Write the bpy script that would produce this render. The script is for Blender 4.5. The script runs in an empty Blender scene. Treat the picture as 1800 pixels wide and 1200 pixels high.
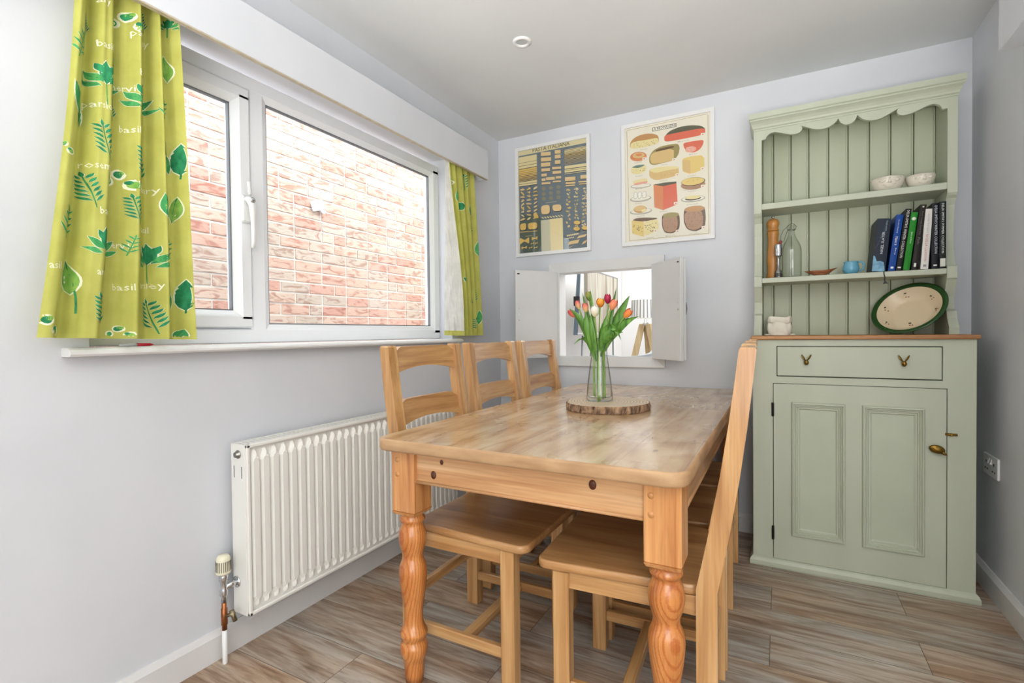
import bpy, bmesh, math, random
from mathutils import Vector, Matrix, noise
random.seed(7)
C = bpy.context.scene.collection
PI = math.pi
scene = bpy.context.scene

# ------------------------------------------------------------------ camera
cam_d = bpy.data.cameras.new('camera'); cam = bpy.data.objects.new('camera', cam_d); C.objects.link(cam)
cam_d.sensor_width = 36.0; cam_d.lens = 878.569 / 1800 * 36; cam_d.clip_start = 0.02
def cam_matrix(yaw, pitch, roll, loc):
    cy, sy, cp, sp, cr, sr = math.cos(yaw), math.sin(yaw), math.cos(pitch), math.sin(pitch), math.cos(roll), math.sin(roll)
    f = Vector((-sy*cp, cy*cp, sp)); r = Vector((cy, sy, 0)); u = r.cross(f)
    r2 = cr*r + sr*u; u2 = -sr*r + cr*u
    m = Matrix((r2, u2, -f)).transposed().to_4x4(); m.translation = loc
    return m
cam.matrix_world = cam_matrix(math.radians(28.2078), math.radians(-0.9281), math.radians(-0.6141), Vector((1.671, 0, 1.08)))
scene.camera = cam

# ------------------------------------------------------------------ light
w = bpy.data.worlds.new('overcast_sky'); scene.world = w; w.use_nodes = True
bgn = w.node_tree.nodes['Background']; bgn.inputs[0].default_value = (0.88, 0.94, 1.0, 1); bgn.inputs[1].default_value = 6.4
def area(name, loc, rot, sx, sy, power, col=(1, 1, 1)):
    l = bpy.data.lights.new(name, 'AREA'); l.shape = 'RECTANGLE'; l.size = sx; l.size_y = sy; l.energy = power; l.color = col
    o = bpy.data.objects.new(name, l); C.objects.link(o); o.location = loc; o.rotation_euler = rot; return o
area('rear_fill_panel', (2.7, -2.55, 1.25), (math.radians(90), 0, math.radians(4)), 3.0, 2.0, 84, (1, .985, .96))  # unseen panel added behind the camera as general fill; the rear wall is solid
area('overhead_fill_panel', (2.2, -0.9, 2.3), (0, 0, 0), 1.8, 1.4, 18, (1, .95, .88))  # added overhead fill, out of view; no lamp fitting belongs to it
area('ceiling_fill_panel', (1.8, -0.75, 0.9), (math.radians(152), 0, 0), 2.0, 1.0, 62, (1, .98, .95))  # added panel aimed up and forward to brighten the ceiling, not a lamp
bpy.data.lights['ceiling_fill_panel'].spread = math.radians(112)
area('living_room_fill', (1.3, 4.5, 2.33), (0, 0, 0), 2.0, 2.2, 46, (1, .99, .97))  # added fill panel, hidden from the hatch, to brighten the far room
pt = area('window_portal', (-0.17, 1.51, 1.56), (0, math.radians(-90), 0), 0.95, 1.65, 1); pt.data.cycles.is_portal = True
vs = scene.view_settings; vs.view_transform = 'Standard'; vs.look = 'None'; vs.gamma = 1; vs.exposure = 0.08; vs.use_curve_mapping = False
scene.cycles.use_denoising = True
scene.cycles.max_bounces = 10; scene.cycles.transparent_max_bounces = 24
scene.cycles.sample_clamp_indirect = 6.0

# ------------------------------------------------------------------ materials
def srgb(r, g, b):
    return tuple(((c/255)/12.92 if c/255 <= .04045 else ((c/255+.055)/1.055)**2.4) for c in (r, g, b)) + (1,)
class NT:
    def __init__(s, name):
        s.m = bpy.data.materials.new(name); s.m.use_nodes = True; s.t = s.m.node_tree; s.n = s.t.nodes; s.b = s.n['Principled BSDF']
    def new(s, typ, **k):
        n = s.n.new(typ)
        for a, v in k.items():
            if a.startswith('i_'): n.inputs[int(a[2:])].default_value = v
            else: setattr(n, a, v)
        return n
    def link(s, a, ao, b, bi): s.t.links.new(a.outputs[ao], b.inputs[bi])
    def bump(s, src, so, strength=.2, dist=.002):
        b = s.new('ShaderNodeBump'); b.inputs['Strength'].default_value = strength; b.inputs['Distance'].default_value = dist
        s.link(src, so, b, 'Height'); s.link(b, 0, s.b, 'Normal'); return b
    def ramp(s, stops):
        r = s.new('ShaderNodeValToRGB'); e = r.color_ramp.elements
        e[0].position, e[0].color = stops[0]; e[1].position, e[1].color = stops[-1]
        for p, c in stops[1:-1]:
            x = e.new(p); x.color = c
        return r
MC = {}
def plain(name, col, rough=.5, metal=0, **kw):
    if name in MC: return MC[name]
    t = NT(name); t.b.inputs['Base Color'].default_value = srgb(*col); t.b.inputs['Roughness'].default_value = rough; t.b.inputs['Metallic'].default_value = metal
    for k, v in kw.items(): t.b.inputs[k].default_value = v
    MC[name] = t.m; return t.m
def mottled(name, c1, c2, scale=6, rough=.5, bump=.0, bscale=80, metal=0, detail=4, stretch=(1, 1, 1), dist=.001):
    if name in MC: return MC[name]
    t = NT(name); co = t.new('ShaderNodeTexCoord'); mp = t.new('ShaderNodeMapping'); mp.inputs['Scale'].default_value = stretch
    t.link(co, 'Object', mp, 0); nz = t.new('ShaderNodeTexNoise'); nz.inputs['Scale'].default_value = scale; nz.inputs['Detail'].default_value = detail
    t.link(mp, 0, nz, 'Vector'); r = t.ramp([(.3, srgb(*c1)), (.7, srgb(*c2))]); t.link(nz, 'Fac', r, 0); t.link(r, 0, t.b, 'Base Color')
    t.b.inputs['Roughness'].default_value = rough; t.b.inputs['Metallic'].default_value = metal
    if bump:
        n2 = t.new('ShaderNodeTexNoise'); n2.inputs['Scale'].default_value = bscale; n2.inputs['Detail'].default_value = 3
        t.link(mp, 0, n2, 'Vector'); t.bump(n2, 'Fac', bump, dist)
    MC[name] = t.m; return t.m
def wood(name, axis, light, mid, dark, rough=.38, across=26, along=1.6, coat=0.0, rings=None, fine=.25):
    """straight grained timber, the grain running along one object axis"""
    t = NT(name); co = t.new('ShaderNodeTexCoord'); oi = t.new('ShaderNodeObjectInfo')
    mul = t.new('ShaderNodeMath', operation='MULTIPLY'); mul.inputs[1].default_value = 7.3; t.link(oi, 'Random', mul, 0)
    add = t.new('ShaderNodeVectorMath', operation='ADD'); t.link(co, 'Object', add, 0); t.link(mul, 0, add, 1)
    sc = [across]*3; sc[axis] = along
    mp = t.new('ShaderNodeMapping'); mp.inputs['Scale'].default_value = sc; t.link(add, 0, mp, 0)
    nz = t.new('ShaderNodeTexNoise'); nz.inputs['Scale'].default_value = 1; nz.inputs['Detail'].default_value = 5; nz.inputs['Distortion'].default_value = .9
    t.link(mp, 0, nz, 'Vector')
    sc2 = [170]*3; sc2[axis] = 5
    mp2 = t.new('ShaderNodeMapping'); mp2.inputs['Scale'].default_value = sc2; t.link(add, 0, mp2, 0)
    n2 = t.new('ShaderNodeTexNoise'); n2.inputs['Scale'].default_value = 1; n2.inputs['Detail'].default_value = 3; t.link(mp2, 0, n2, 'Vector')
    r = t.ramp([(.30, srgb(*dark)), (.5, srgb(*mid)), (.68, srgb(*light))]); t.link(nz, 'Fac', r, 0)
    mx = t.new('ShaderNodeMix', data_type='RGBA', blend_type='MULTIPLY'); mx.inputs[0].default_value = fine
    r2 = t.ramp([(.35, (.45, .36, .28, 1)), (.6, (1, 1, 1, 1))]); t.link(n2, 'Fac', r2, 0)
    t.link(r, 0, mx, 6); t.link(r2, 0, mx, 7); out = mx
    if rings:
        mp3 = t.new('ShaderNodeMapping'); mp3.inputs['Location'].default_value = rings[0]; mp3.inputs['Rotation'].default_value = rings[1]; t.link(co, 'Object', mp3, 0)
        wv = t.new('ShaderNodeTexWave', wave_type='RINGS', rings_direction='Z'); wv.inputs['Scale'].default_value = rings[2]; wv.inputs['Distortion'].default_value = 1.2; wv.inputs['Detail Scale'].default_value = 6
        t.link(mp3, 0, wv, 'Vector'); r3 = t.ramp([(.0, srgb(*rings[3])), (.45, (1, 1, 1, 1))]); t.link(wv, 'Fac', r3, 0)
        m3 = t.new('ShaderNodeMix', data_type='RGBA', blend_type='MULTIPLY'); m3.inputs[0].default_value = .75
        t.link(mx, 2, m3, 6); t.link(r3, 0, m3, 7); out = m3
    t.link(out, 2, t.b, 'Base Color'); t.b.inputs['Roughness'].default_value = rough
    t.b.inputs['Coat Weight'].default_value = coat; t.b.inputs['Coat Roughness'].default_value = .16
    t.bump(n2, 'Fac', .12, .001)
    return t.m
def glassy(name, tint=(1, 1, 1), refl=1.0, edge=None, ior=1.5):
    """clear glazing: lets light through, mirrors at grazing angles"""
    t = NT(name); t.n.remove(t.b); out = [n for n in t.n if n.type == 'OUTPUT_MATERIAL'][0]
    lw0 = t.new('ShaderNodeLayerWeight'); lw0.inputs[0].default_value = .5
    pw = t.new('ShaderNodeMath', operation='POWER'); pw.inputs[1].default_value = 5; t.link(lw0, 'Facing', pw, 0)
    sc = t.new('ShaderNodeMath', operation='MULTIPLY_ADD'); sc.inputs[1].default_value = .95*refl; sc.inputs[2].default_value = .04*refl; t.link(pw, 0, sc, 0)
    tr = t.new('ShaderNodeBsdfTransparent'); tr.inputs[0].default_value = (*tint, 1)
    gl = t.new('ShaderNodeBsdfGlossy'); gl.inputs['Roughness'].default_value = .02
    mx = t.new('ShaderNodeMixShader')
    t.link(sc, 0, mx, 0); t.link(tr, 0, mx, 1); t.link(gl, 0, mx, 2); t.link(mx, 0, out, 0)
    if edge:
        lw = t.new('ShaderNodeLayerWeight'); lw.inputs[0].default_value = .35
        r = t.ramp([(.45, (*tint, 1)), (.88, (*edge, 1))]); t.link(lw, 'Facing', r, 0); t.link(r, 0, tr, 0)
    return t.m
wallpaint = mottled('wall_paint', (209, 213, 219), (216, 219, 225), 3, .55, .12, 90)
ceilpaint = mottled('ceiling_paint', (214, 217, 218), (221, 223, 224), 2, .7, .1, 60)
whitegloss = mottled('white_gloss_paint', (228, 229, 229), (234, 235, 235), 5, .3, .05, 60)
trimpaint = mottled('trim_paint', (214, 215, 216), (222, 222, 222), 5, .4, .05, 60)
hatchpaint = mottled('hatch_paint', (212, 214, 214), (219, 220, 220), 5, .45, .05, 60)
upvc = plain('white_plastic', (243, 246, 250), .28)
radwhite = plain('radiator_enamel', (235, 235, 230), .32)
black = plain('black', (18, 18, 20), .45)
chrome = plain('chrome', (205, 208, 210), .12, 1)
brass = mottled('aged_brass', (120, 92, 40), (160, 128, 62), 60, .35, metal=1)
sage = mottled('sage_paint', (180, 187, 167), (190, 197, 178), 5, .42, .15, 50, stretch=(1, 1, .3))
sagein = mottled('sage_paint_boards', (179, 186, 161), (189, 196, 172), 5, .5, .15, 50, stretch=(1, 1, .2))
CH = ((212, 172, 120), (198, 152, 98), (168, 118, 68))
chair_m = [wood('chair_pine_%s' % 'xyz'[a], a, *CH, rough=.34, coat=.6) for a in range(3)]
chair_seat_m = wood('chair_seat_pine', 0, (200, 156, 106), (184, 136, 86), (150, 104, 60), rough=.33, coat=.4, across=14)
TB = ((224, 184, 138), (212, 166, 118), (188, 134, 86))
tab_x = wood('table_pine_x', 0, *TB, rough=.4, coat=.2, across=20, along=1.2)
tab_y = wood('table_pine_y', 1, *TB, rough=.4, coat=.2, across=20, along=1.2)
leg_m = wood('turned_pine', 2, (220, 152, 86), (204, 132, 68), (176, 104, 48), rough=.3, coat=.5, across=16, rings=((.12, .20, 0), (.10, .06, 0), 38, (222, 178, 134)))
leg_sq = wood('square_pine', 2, (222, 166, 108), (208, 146, 88), (180, 112, 60), rough=.38, coat=.3, across=30)
knot_m = mottled('pine_knot', (60, 26, 20), (110, 60, 36), 90, .5)
# ------------------------------------------------------------------ mesh helper
class MB:
    def __init__(s): s.v = []; s.f = []; s.mi = []; s.sm = []
    def add(s, vs, fs, mi=0, sm=False, M=None):
        o = len(s.v)
        s.v += [tuple(M @ Vector(p)) if M else tuple(p) for p in vs]
        s.f += [tuple(i+o for i in f) for f in fs]; s.mi += [mi]*len(fs); s.sm += [sm]*len(fs); return s
    def box(s, x0, x1, y0, y1, z0, z1, bev=0, mi=0, M=None, seg=1):
        if x1 < x0: x0, x1 = x1, x0
        if y1 < y0: y0, y1 = y1, y0
        if z1 < z0: z0, z1 = z1, z0
        vs = [(x, y, z) for z in (z0, z1) for y in (y0, y1) for x in (x0, x1)]
        fs = [(0, 2, 3, 1), (4, 5, 7, 6), (0, 1, 5, 4), (2, 6, 7, 3), (0, 4, 6, 2), (1, 3, 7, 5)]
        if bev <= 0: return s.add(vs, fs, mi, False, M)
        return s.bevelled(vs, fs, min(bev, .45*min(x1-x0, y1-y0, z1-z0)), mi, M, seg)
    def bevelled(s, vs, fs, bev, mi=0, M=None, seg=1):
        bm = bmesh.new(); bv = [bm.verts.new(v) for v in vs]
        for f in fs: bm.faces.new([bv[i] for i in f])
        bmesh.ops.bevel(bm, geom=list(bm.edges), offset=bev, segments=seg, affect='EDGES', profile=.5)
        bm.verts.index_update()
        s.add([tuple(v.co) for v in bm.verts], [[v.index for v in f.verts] for f in bm.faces], mi, False, M); bm.free(); return s
    def hexa(s, a, b, bev=0, mi=0, M=None):
        """two quads (bottom a, top b), each four points in order"""
        vs = list(a)+list(b); fs = [(3, 2, 1, 0), (4, 5, 6, 7)] + [(i, (i+1) % 4, (i+1) % 4+4, i+4) for i in range(4)]
        return s.bevelled(vs, fs, bev, mi, M) if bev else s.add(vs, fs, mi, False, M)
    def lathe(s, prof, n=32, c=(0, 0, 0), mi=0, M=None, sm=True, sx=1, sy=1, cap=True):
        vs = []; m = len(prof)
        for r, z in prof:
            for k in range(n):
                a = 2*PI*k/n; vs.append((c[0]+r*sx*math.cos(a), c[1]+r*sy*math.sin(a), c[2]+z))
        fs = [(i*n+k, i*n+(k+1) % n, (i+1)*n+(k+1) % n, (i+1)*n+k) for i in range(m-1) for k in range(n)]
        s.add(vs, fs, mi, sm, M)
        if cap:
            o = len(s.v)-m*n
            if prof[0][0] > 1e-5: s.f.append(tuple(o+k for k in range(n))[::-1]); s.mi.append(mi); s.sm.append(False)
            if prof[-1][0] > 1e-5: s.f.append(tuple(o+(m-1)*n+k for k in range(n))); s.mi.append(mi); s.sm.append(False)
        return s
    def tube(s, pts, rad, n=10, mi=0, M=None, cap=True, flat=1.0):
        pts = [Vector(p) for p in pts]; m = len(pts)
        if not hasattr(rad, '__len__'): rad = [rad]*m
        vs = []; prev = None
        for i, p in enumerate(pts):
            d = (pts[min(i+1, m-1)]-pts[max(i-1, 0)]).normalized()
            if prev is None: a = d.orthogonal().normalized()
            else: a = (prev - d*prev.dot(d)).normalized()
            prev = a; b = d.cross(a)
            for k in range(n):
                t = 2*PI*k/n; vs.append(p + a*math.cos(t)*rad[i] + b*math.sin(t)*rad[i]*flat)
        fs = [(i*n+k, i*n+(k+1) % n, (i+1)*n+(k+1) % n, (i+1)*n+k) for i in range(m-1) for k in range(n)]
        if cap: fs += [tuple(range(n))[::-1], tuple((m-1)*n+k for k in range(n))]
        return s.add(vs, fs, mi, True, M)
    def prism(s, poly, d0, d1, axis=1, mi=0, M=None, sm=False):
        """polygon in the plane across one axis, extruded from d0 to d1 along it"""
        def P(a, b, d):
            return {0: (d, a, b), 1: (a, d, b), 2: (a, b, d)}[axis]
        n = len(poly); vs = [P(a, b, d0) for a, b in poly]+[P(a, b, d1) for a, b in poly]
        fs = [tuple(range(n))[::-1], tuple(range(n, 2*n))]
        s.add(vs, fs, mi, False, M); o = len(s.v)-2*n
        for i in range(n):
            s.f.append((o+i, o+(i+1) % n, o+(i+1) % n+n, o+i+n)); s.mi.append(mi); s.sm.append(sm)
        return s
    def grid(s, fn, nu, nv, mi=0, M=None, closeu=False, sm=True):
        vs = [fn(i/nu, j/nv) for j in range(nv+1) for i in range(nu+(0 if closeu else 1))]
        W = nu if closeu else nu+1
        fs = [(j*W+i, j*W+(i+1) % W, (j+1)*W+(i+1) % W, (j+1)*W+i) for j in range(nv) for i in range(nu)]
        return s.add(vs, fs, mi, sm, M)
    def ball(s, c, r, n=16, m=10, mi=0, M=None):
        rr = r if hasattr(r, '__len__') else (r, r, r)
        return s.grid(lambda u, v: (c[0]+rr[0]*math.cos(2*PI*u)*math.sin(PI*v), c[1]+rr[1]*math.sin(2*PI*u)*math.sin(PI*v), c[2]-rr[2]*math.cos(PI*v)), n, m, mi, M, True)
    def build(s, name, mats, parent=None, label=None, fixn=True):
        me = bpy.data.meshes.new(name); me.from_pydata(s.v, [], s.f)
        if not isinstance(mats, (list, tuple)): mats = [mats]
        for m in mats: me.materials.append(m)
        me.polygons.foreach_set('material_index', s.mi); me.polygons.foreach_set('use_smooth', s.sm)
        me.validate()
        if fixn:
            bm = bmesh.new(); bm.from_mesh(me); bmesh.ops.recalc_face_normals(bm, faces=bm.faces[:]); bm.to_mesh(me); bm.free()
        o = bpy.data.objects.new(name, me); C.objects.link(o)
        if parent: o.parent = parent
        if label: o['label'] = label
        return o
def thing(name, label, cat, loc=(0, 0, 0), rotz=0, group=None, rot=None):
    o = bpy.data.objects.new(name, None); C.objects.link(o); o.location = loc; o.rotation_euler = rot or (0, 0, rotz); o.empty_display_size = .05
    o['label'] = label; o['category'] = cat
    if group: o['group'] = group
    return o
def tag(o, label, cat, group=None):
    o['label'] = label; o['category'] = cat
    if group: o['group'] = group
    return o
def struct(o, label=None):
    o['kind'] = 'structure'
    if label: o['label'] = label
    return o
def dup(root, loc, rotz, label, group=None, rot=None):
    r = root.copy(); C.objects.link(r); r.location = loc; r.rotation_euler = rot or (0, 0, rotz); r['label'] = label
    if group: r['group'] = group
    for ch in list(root.children):
        c = ch.copy(); C.objects.link(c); c.parent = r
        for g in list(ch.children):
            d = g.copy(); C.objects.link(d); d.parent = c
    return r
def text_geo(txt, size=1.0, res=2, align='CENTER', spacing=1.0):
    cu = bpy.data.curves.new('lettering', 'FONT'); cu.body = txt; cu.size = size; cu.resolution_u = res; cu.align_x = align; cu.align_y = 'CENTER'; cu.space_character = spacing
    o = bpy.data.objects.new('lettering', cu); C.objects.link(o)
    bpy.context.view_layer.update()
    me = bpy.data.meshes.new_from_object(o.evaluated_get(bpy.context.evaluated_depsgraph_get()))
    vs = [tuple(v.co) for v in me.vertices]; fs = [tuple(p.vertices) for p in me.polygons]
    bpy.data.objects.remove(o); bpy.data.curves.remove(cu); bpy.data.meshes.remove(me)
    return vs, fs
def frame_basis(o, ux, uy):
    ux = Vector(ux).normalized(); uy = Vector(uy).normalized(); uz = ux.cross(uy)
    m = Matrix((ux, uy, uz)).transposed().to_4x4(); m.translation = Vector(o); return m
def ribbon(mb, pts, wid, mi=0, fold=.25, side=None, n=10, ns=4):
    """a leaf blade along a smooth curve"""
    P = [Vector(p) for p in pts]
    def ev(t):
        q = P[:]
        while len(q) > 1: q = [q[i].lerp(q[i+1], t) for i in range(len(q)-1)]
        return q[0]
    side = Vector(side or (1, 0, 0))
    def fn(u, v):
        p = ev(v); d = (ev(min(1, v+.02))-ev(max(0, v-.02))).normalized()
        a = (side - d*side.dot(d)).normalized(); b = d.cross(a)
        w_ = wid*1.12*math.sin(PI*min(1, .05+v*.95))**.95 if v < 1 else 0
        x = (u-.5)*2
        return p + a*x*w_*.5 + b*(abs(x)**1.4)*w_*fold
    mb.grid(fn, ns, n, mi); return mb
# ------------------------------------------------------------------ room shell
H = 2.375; L = 2.95; RX = 2.427
def floor_mat():
    t = NT('vinyl_plank_floor'); co = t.new('ShaderNodeTexCoord')
    bk = t.new('ShaderNodeTexBrick'); bk.offset = .37; bk.inputs['Scale'].default_value = 1; bk.inputs['Brick Width'].default_value = 1.22; bk.inputs['Row Height'].default_value = .185
    bk.inputs['Mortar Size'].default_value = .0012; bk.inputs['Mortar Smooth'].default_value = .3; bk.inputs['Color1'].default_value = (0, 0, 0, 1); bk.inputs['Color2'].default_value = (1, 1, 1, 1); bk.inputs['Mortar'].default_value = (.5, .5, .5, 1)
    mp0 = t.new('ShaderNodeMapping'); mp0.inputs['Location'].default_value = (.35, .06, 0); t.link(co, 'Object', mp0, 0); t.link(mp0, 0, bk, 'Vector')
    sc = t.new('ShaderNodeVectorMath', operation='SCALE'); sc.inputs['Scale'].default_value = 9; t.link(bk, 'Color', sc, 0)
    ad = t.new('ShaderNodeVectorMath', operation='ADD'); t.link(co, 'Object', ad, 0); t.link(sc, 0, ad, 1)
    def nz(scale, det, dist=0):
        mp = t.new('ShaderNodeMapping'); mp.inputs['Scale'].default_value = scale; t.link(ad, 0, mp, 0)
        n = t.new('ShaderNodeTexNoise'); n.inputs['Scale'].default_value = 1; n.inputs['Detail'].default_value = det; n.inputs['Distortion'].default_value = dist; t.link(mp, 0, n, 'Vector'); return n
    a = nz((2.6, 24, 1), 7, 1.0); b = nz((9, 110, 1), 5, .8); c = nz((1.1, 4, 1), 2, .4)
    r = t.ramp([(.28, srgb(138, 116, 98)), (.42, srgb(180, 160, 142)), (.55, srgb(206, 194, 180)), (.72, srgb(224, 219, 212))]); t.link(a, 'Fac', r, 0)
    r2 = t.ramp([(.36, (.38, .32, .27, 1)), (.52, (1, 1, 1, 1))]); t.link(b, 'Fac', r2, 0)
    m1 = t.new('ShaderNodeMix', data_type='RGBA', blend_type='MULTIPLY'); m1.inputs[0].default_value = .42; t.link(r, 0, m1, 6); t.link(r2, 0, m1, 7)
    r3 = t.ramp([(.38, srgb(232, 214, 196)), (.62, srgb(218, 226, 232))]); t.link(c, 'Fac', r3, 0)
    m2 = t.new('ShaderNodeMix', data_type='RGBA', blend_type='MULTIPLY'); m2.inputs[0].default_value = .9; t.link(m1, 2, m2, 6); t.link(r3, 0, m2, 7)
    r4 = t.ramp([(0, (.90, .88, .86, 1)), (1, (1.0, 1.0, 1.0, 1))]); t.link(bk, 'Color', r4, 0)
    m4 = t.new('ShaderNodeMix', data_type='RGBA', blend_type='MULTIPLY'); m4.inputs[0].default_value = 1; t.link(m2, 2, m4, 6); t.link(r4, 0, m4, 7)
    m3 = t.new('ShaderNodeMix', data_type='RGBA'); t.link(bk, 'Fac', m3, 0); t.link(m4, 2, m3, 6); m3.inputs[7].default_value = srgb(80, 66, 56)
    t.link(m3, 2, t.b, 'Base Color'); t.b.inputs['Roughness'].default_value = .42
    t.bump(b, 'Fac', .18, .001); return t.m
floor_m = floor_mat()
struct(MB().box(-.16, 4.6, -2.75, 6.7, -.06, 0).build('floor', floor_m))
struct(MB().box(-.16, 4.6, -2.75, 6.7, H, H+.08).build('ceiling', ceilpaint))
# left wall with the window opening
WY0, WY1, WZ0, WZ1 = .66, 2.385, 1.03, 2.09
m = MB()
m.box(-.16, 0, -2.6, L+.095, 0, WZ0).box(-.16, 0, -2.6, L+.095, WZ1, H).box(-.16, 0, -2.6, WY0, WZ0, WZ1).box(-.16, 0, WY1, L+.095, WZ0, WZ1)
struct(m.build('wall_left', wallpaint))
# back wall with the serving hatch
HX0, HX1, HZ0, HZ1 = .425, 1.04, .912, 1.47
m = MB()
m.box(0, HX0, L, L+.095, 0, H).box(HX1, RX+.12, L, L+.095, 0, H).box(HX0, HX1, L, L+.095, 0, HZ0).box(HX0, HX1, L, L+.095, HZ1, H)
struct(m.build('wall_back', wallpaint))
struct(MB().box(RX, RX+.12, .95, L, 0, H).build('wall_right', wallpaint))
m = MB().box(RX+.12, 4.6, .95, 1.07, 0, H); struct(m.build('wall_kitchen_back', wallpaint))
struct(MB().box(4.5, 4.6, -2.6, .95, 0, H).build('wall_kitchen_right', wallpaint))
m = MB().box(-.16, 4.6, -2.75, -2.62, 0, H)
struct(m.build('wall_rear', wallpaint))
# boxed-in bulkhead on the right wall
struct(MB().box(2.33, RX, 1.1, 2.31, 2.025, 2.235, .003).build('trim_bulkhead', wallpaint), 'white boxed-in bulkhead high on the right wall')
# skirting boards
def skirt(name, a, b, nrm, h=.098, th=.016):
    a = Vector(a); b = Vector(b); d = (b-a).normalized(); n = Vector(nrm)
    prof = [(0, 0), (th, 0), (th, h-.018), (th*.55, h-.006), (th*.35, h), (0, h)]
    vs = [a + n*p + Vector((0, 0, z)) for p, z in prof]+[b + n*p + Vector((0, 0, z)) for p, z in prof]; k = len(prof)
    fs = [tuple(range(k)), tuple(range(k, 2*k))[::-1]]+[(i, i+k, (i+1) % k+k, (i+1) % k) for i in range(k)]
    struct(MB().add(vs, fs).build(name, trimpaint))
skirt('baseboard_left', (0, -2.6, 0), (0, L, 0), (1, 0, 0))
skirt('baseboard_back', (.017, L, 0), (RX-.017, L, 0), (0, -1, 0))
skirt('baseboard_right', (RX, L, 0), (RX, .95, 0), (-1, 0, 0))
# window sill board
m = MB(); prof = [(-.085, 1.053), (.035, 1.053), (.047, 1.049), (.052, 1.043), (.052, 1.037), (.046, 1.031), (.0, 1.031), (0, 1.0305), (-.085, 1.0305)]
m.prism([(x, z) for x, z in prof], .60, 2.425, axis=1)
struct(m.build('trim_window_sill', whitegloss), 'white painted window sill board with rounded front edge')

# ------------------------------------------------------------------ window
win = thing('window_1', 'white plastic double glazed window with a side-hung casement', 'window', (0, 0, 0)); del win['category']; win['kind'] = 'structure'
FX = -.085                       # room face of the frame
def ring(mb, y0, y1, z0, z1, wd, x0, x1, bev=.004, bead=.0):
    mb.box(x0, x1, y0, y1, z0, z0+wd, bev).box(x0, x1, y0, y1, z1-wd, z1, bev)
    mb.box(x0, x1, y0, y0+wd, z0+wd*.6, z1-wd*.6, bev).box(x0, x1, y1-wd, y1, z0+wd*.6, z1-wd*.6, bev)
m = MB(); ring(m, WY0, WY1, 1.054, 2.055, .052, FX-.07, FX)
m.box(FX-.07, FX-.001, 1.205, 1.262, 1.09, 2.02, .004)      # mullion
def slope(mb, y0, y1, z0, z1, wd, xa, xb):
    """mitred bead, sloping from the frame face back to the glass"""
    for a, b, c, d in (((y0, z0), (y1, z0), (y1-wd, z0+wd), (y0+wd, z0+wd)), ((y1, z0), (y1, z1), (y1-wd, z1-wd), (y1-wd, z0+wd)), ((y1, z1), (y0, z1), (y0+wd, z1-wd), (y1-wd, z1-wd)), ((y0, z1), (y0, z0), (y0+wd, z0+wd), (y0+wd, z1-wd))):
        mb.add([(xa, *a), (xa, *b), (xb, *c), (xb, *d), (xb-.03, *a), (xb-.03, *b), (xb-.03, *c), (xb-.03, *d)], [(0, 1, 2, 3), (7, 6, 5, 4), (0, 4, 5, 1), (2, 6, 7, 3), (1, 5, 6, 2), (0, 3, 7, 4)])
slope(m, 1.26, WY1-.05, 1.104, 2.006, .022, FX-.002, FX-.014)
slope(m, WY0+.05, 1.207, 1.104, 2.006, .008, FX-.002, FX-.012)
m.build('window_frame', upvc, win, fixn=False)
g = MB(); ring(g, 1.28, WY1-.071, 1.125, 1.985, .006, FX-.03, FX-.016, 0); g.build('glazing_seal', plain('grey_seal', (120, 124, 130), .6), win)
sash = MB(); ring(sash, .70, 1.198, 1.112, 1.998, .045, FX-.05, FX+.012, .005)
slope(sash, .745, 1.153, 1.157, 1.953, .018, FX+.008, FX-.012)
so = sash.build('casement_sash', upvc, win, fixn=False)
g = MB(); ring(g, .762, 1.136, 1.174, 1.936, .005, FX-.03, FX-.013, 0); g.build('glazing_seal', MC['grey_seal'], so)
glass_m = glassy('window_glass', (.97, .98, .985), .9)
MB().box(FX-.024, FX-.020, .764, 1.134, 1.176, 1.934).build('window_pane', glass_m, so)
MB().box(FX-.026, FX-.022, 1.284, WY1-.075, 1.129, 1.981).build('window_pane', glass_m, win)
m = MB(); x = FX+.012
m.box(x, x+.012, 1.155, 1.190, 1.50, 1.60, .005)
m.tube([(x+.010, 1.172, 1.585), (x+.028, 1.174, 1.58), (x+.034, 1.178, 1.56), (x+.036, 1.18, 1.50), (x+.034, 1.182, 1.43), (x+.03, 1.182, 1.405)], [.012, .014, .012, .0085, .0085, .007], 10)
m.tube([(x+.028, 1.175, 1.60), (x+.03, 1.168, 1.645)], [.007, .006], 8)
ho = m.build('window_handle', whitegloss, win)
m = MB().lathe([(.011, 0), (.011, .006), (.008, .009), (0, .009)], 16, M=frame_basis((x+.036, 1.176, 1.578), (0, 1, 0), (0, 0, 1))); m.build('lock_barrel', chrome, ho)
# pelmet
pel = thing('pelmet', 'long white boxed pelmet above the window hiding the curtain rail', 'pelmet', (0, 0, 0))
m = MB().box(.105, .122, .42, 2.61, 2.008, 2.178, .002).box(0.001, .105, .42, .437, 2.008, 2.178).box(0.001, .105, 2.593, 2.61, 2.008, 2.178).box(0.001, .105, .437, 2.593, 2.160, 2.177)
m.build('pelmet_board', wallpaint, pel)
MB().box(.1055, .1215, .425, 2.605, 2.0045, 2.0085).build('raw_wood_edge', mottled('raw_wood', (176, 164, 142), (196, 186, 166), 30, .6), pel)
rail = MB().tube([(.06, .47, 2.145), (.06, 2.58, 2.145)], .008, 8); tag(rail.build('curtain_rail', trimpaint), 'slim white curtain rail tucked behind the pelmet', 'rail')

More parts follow.
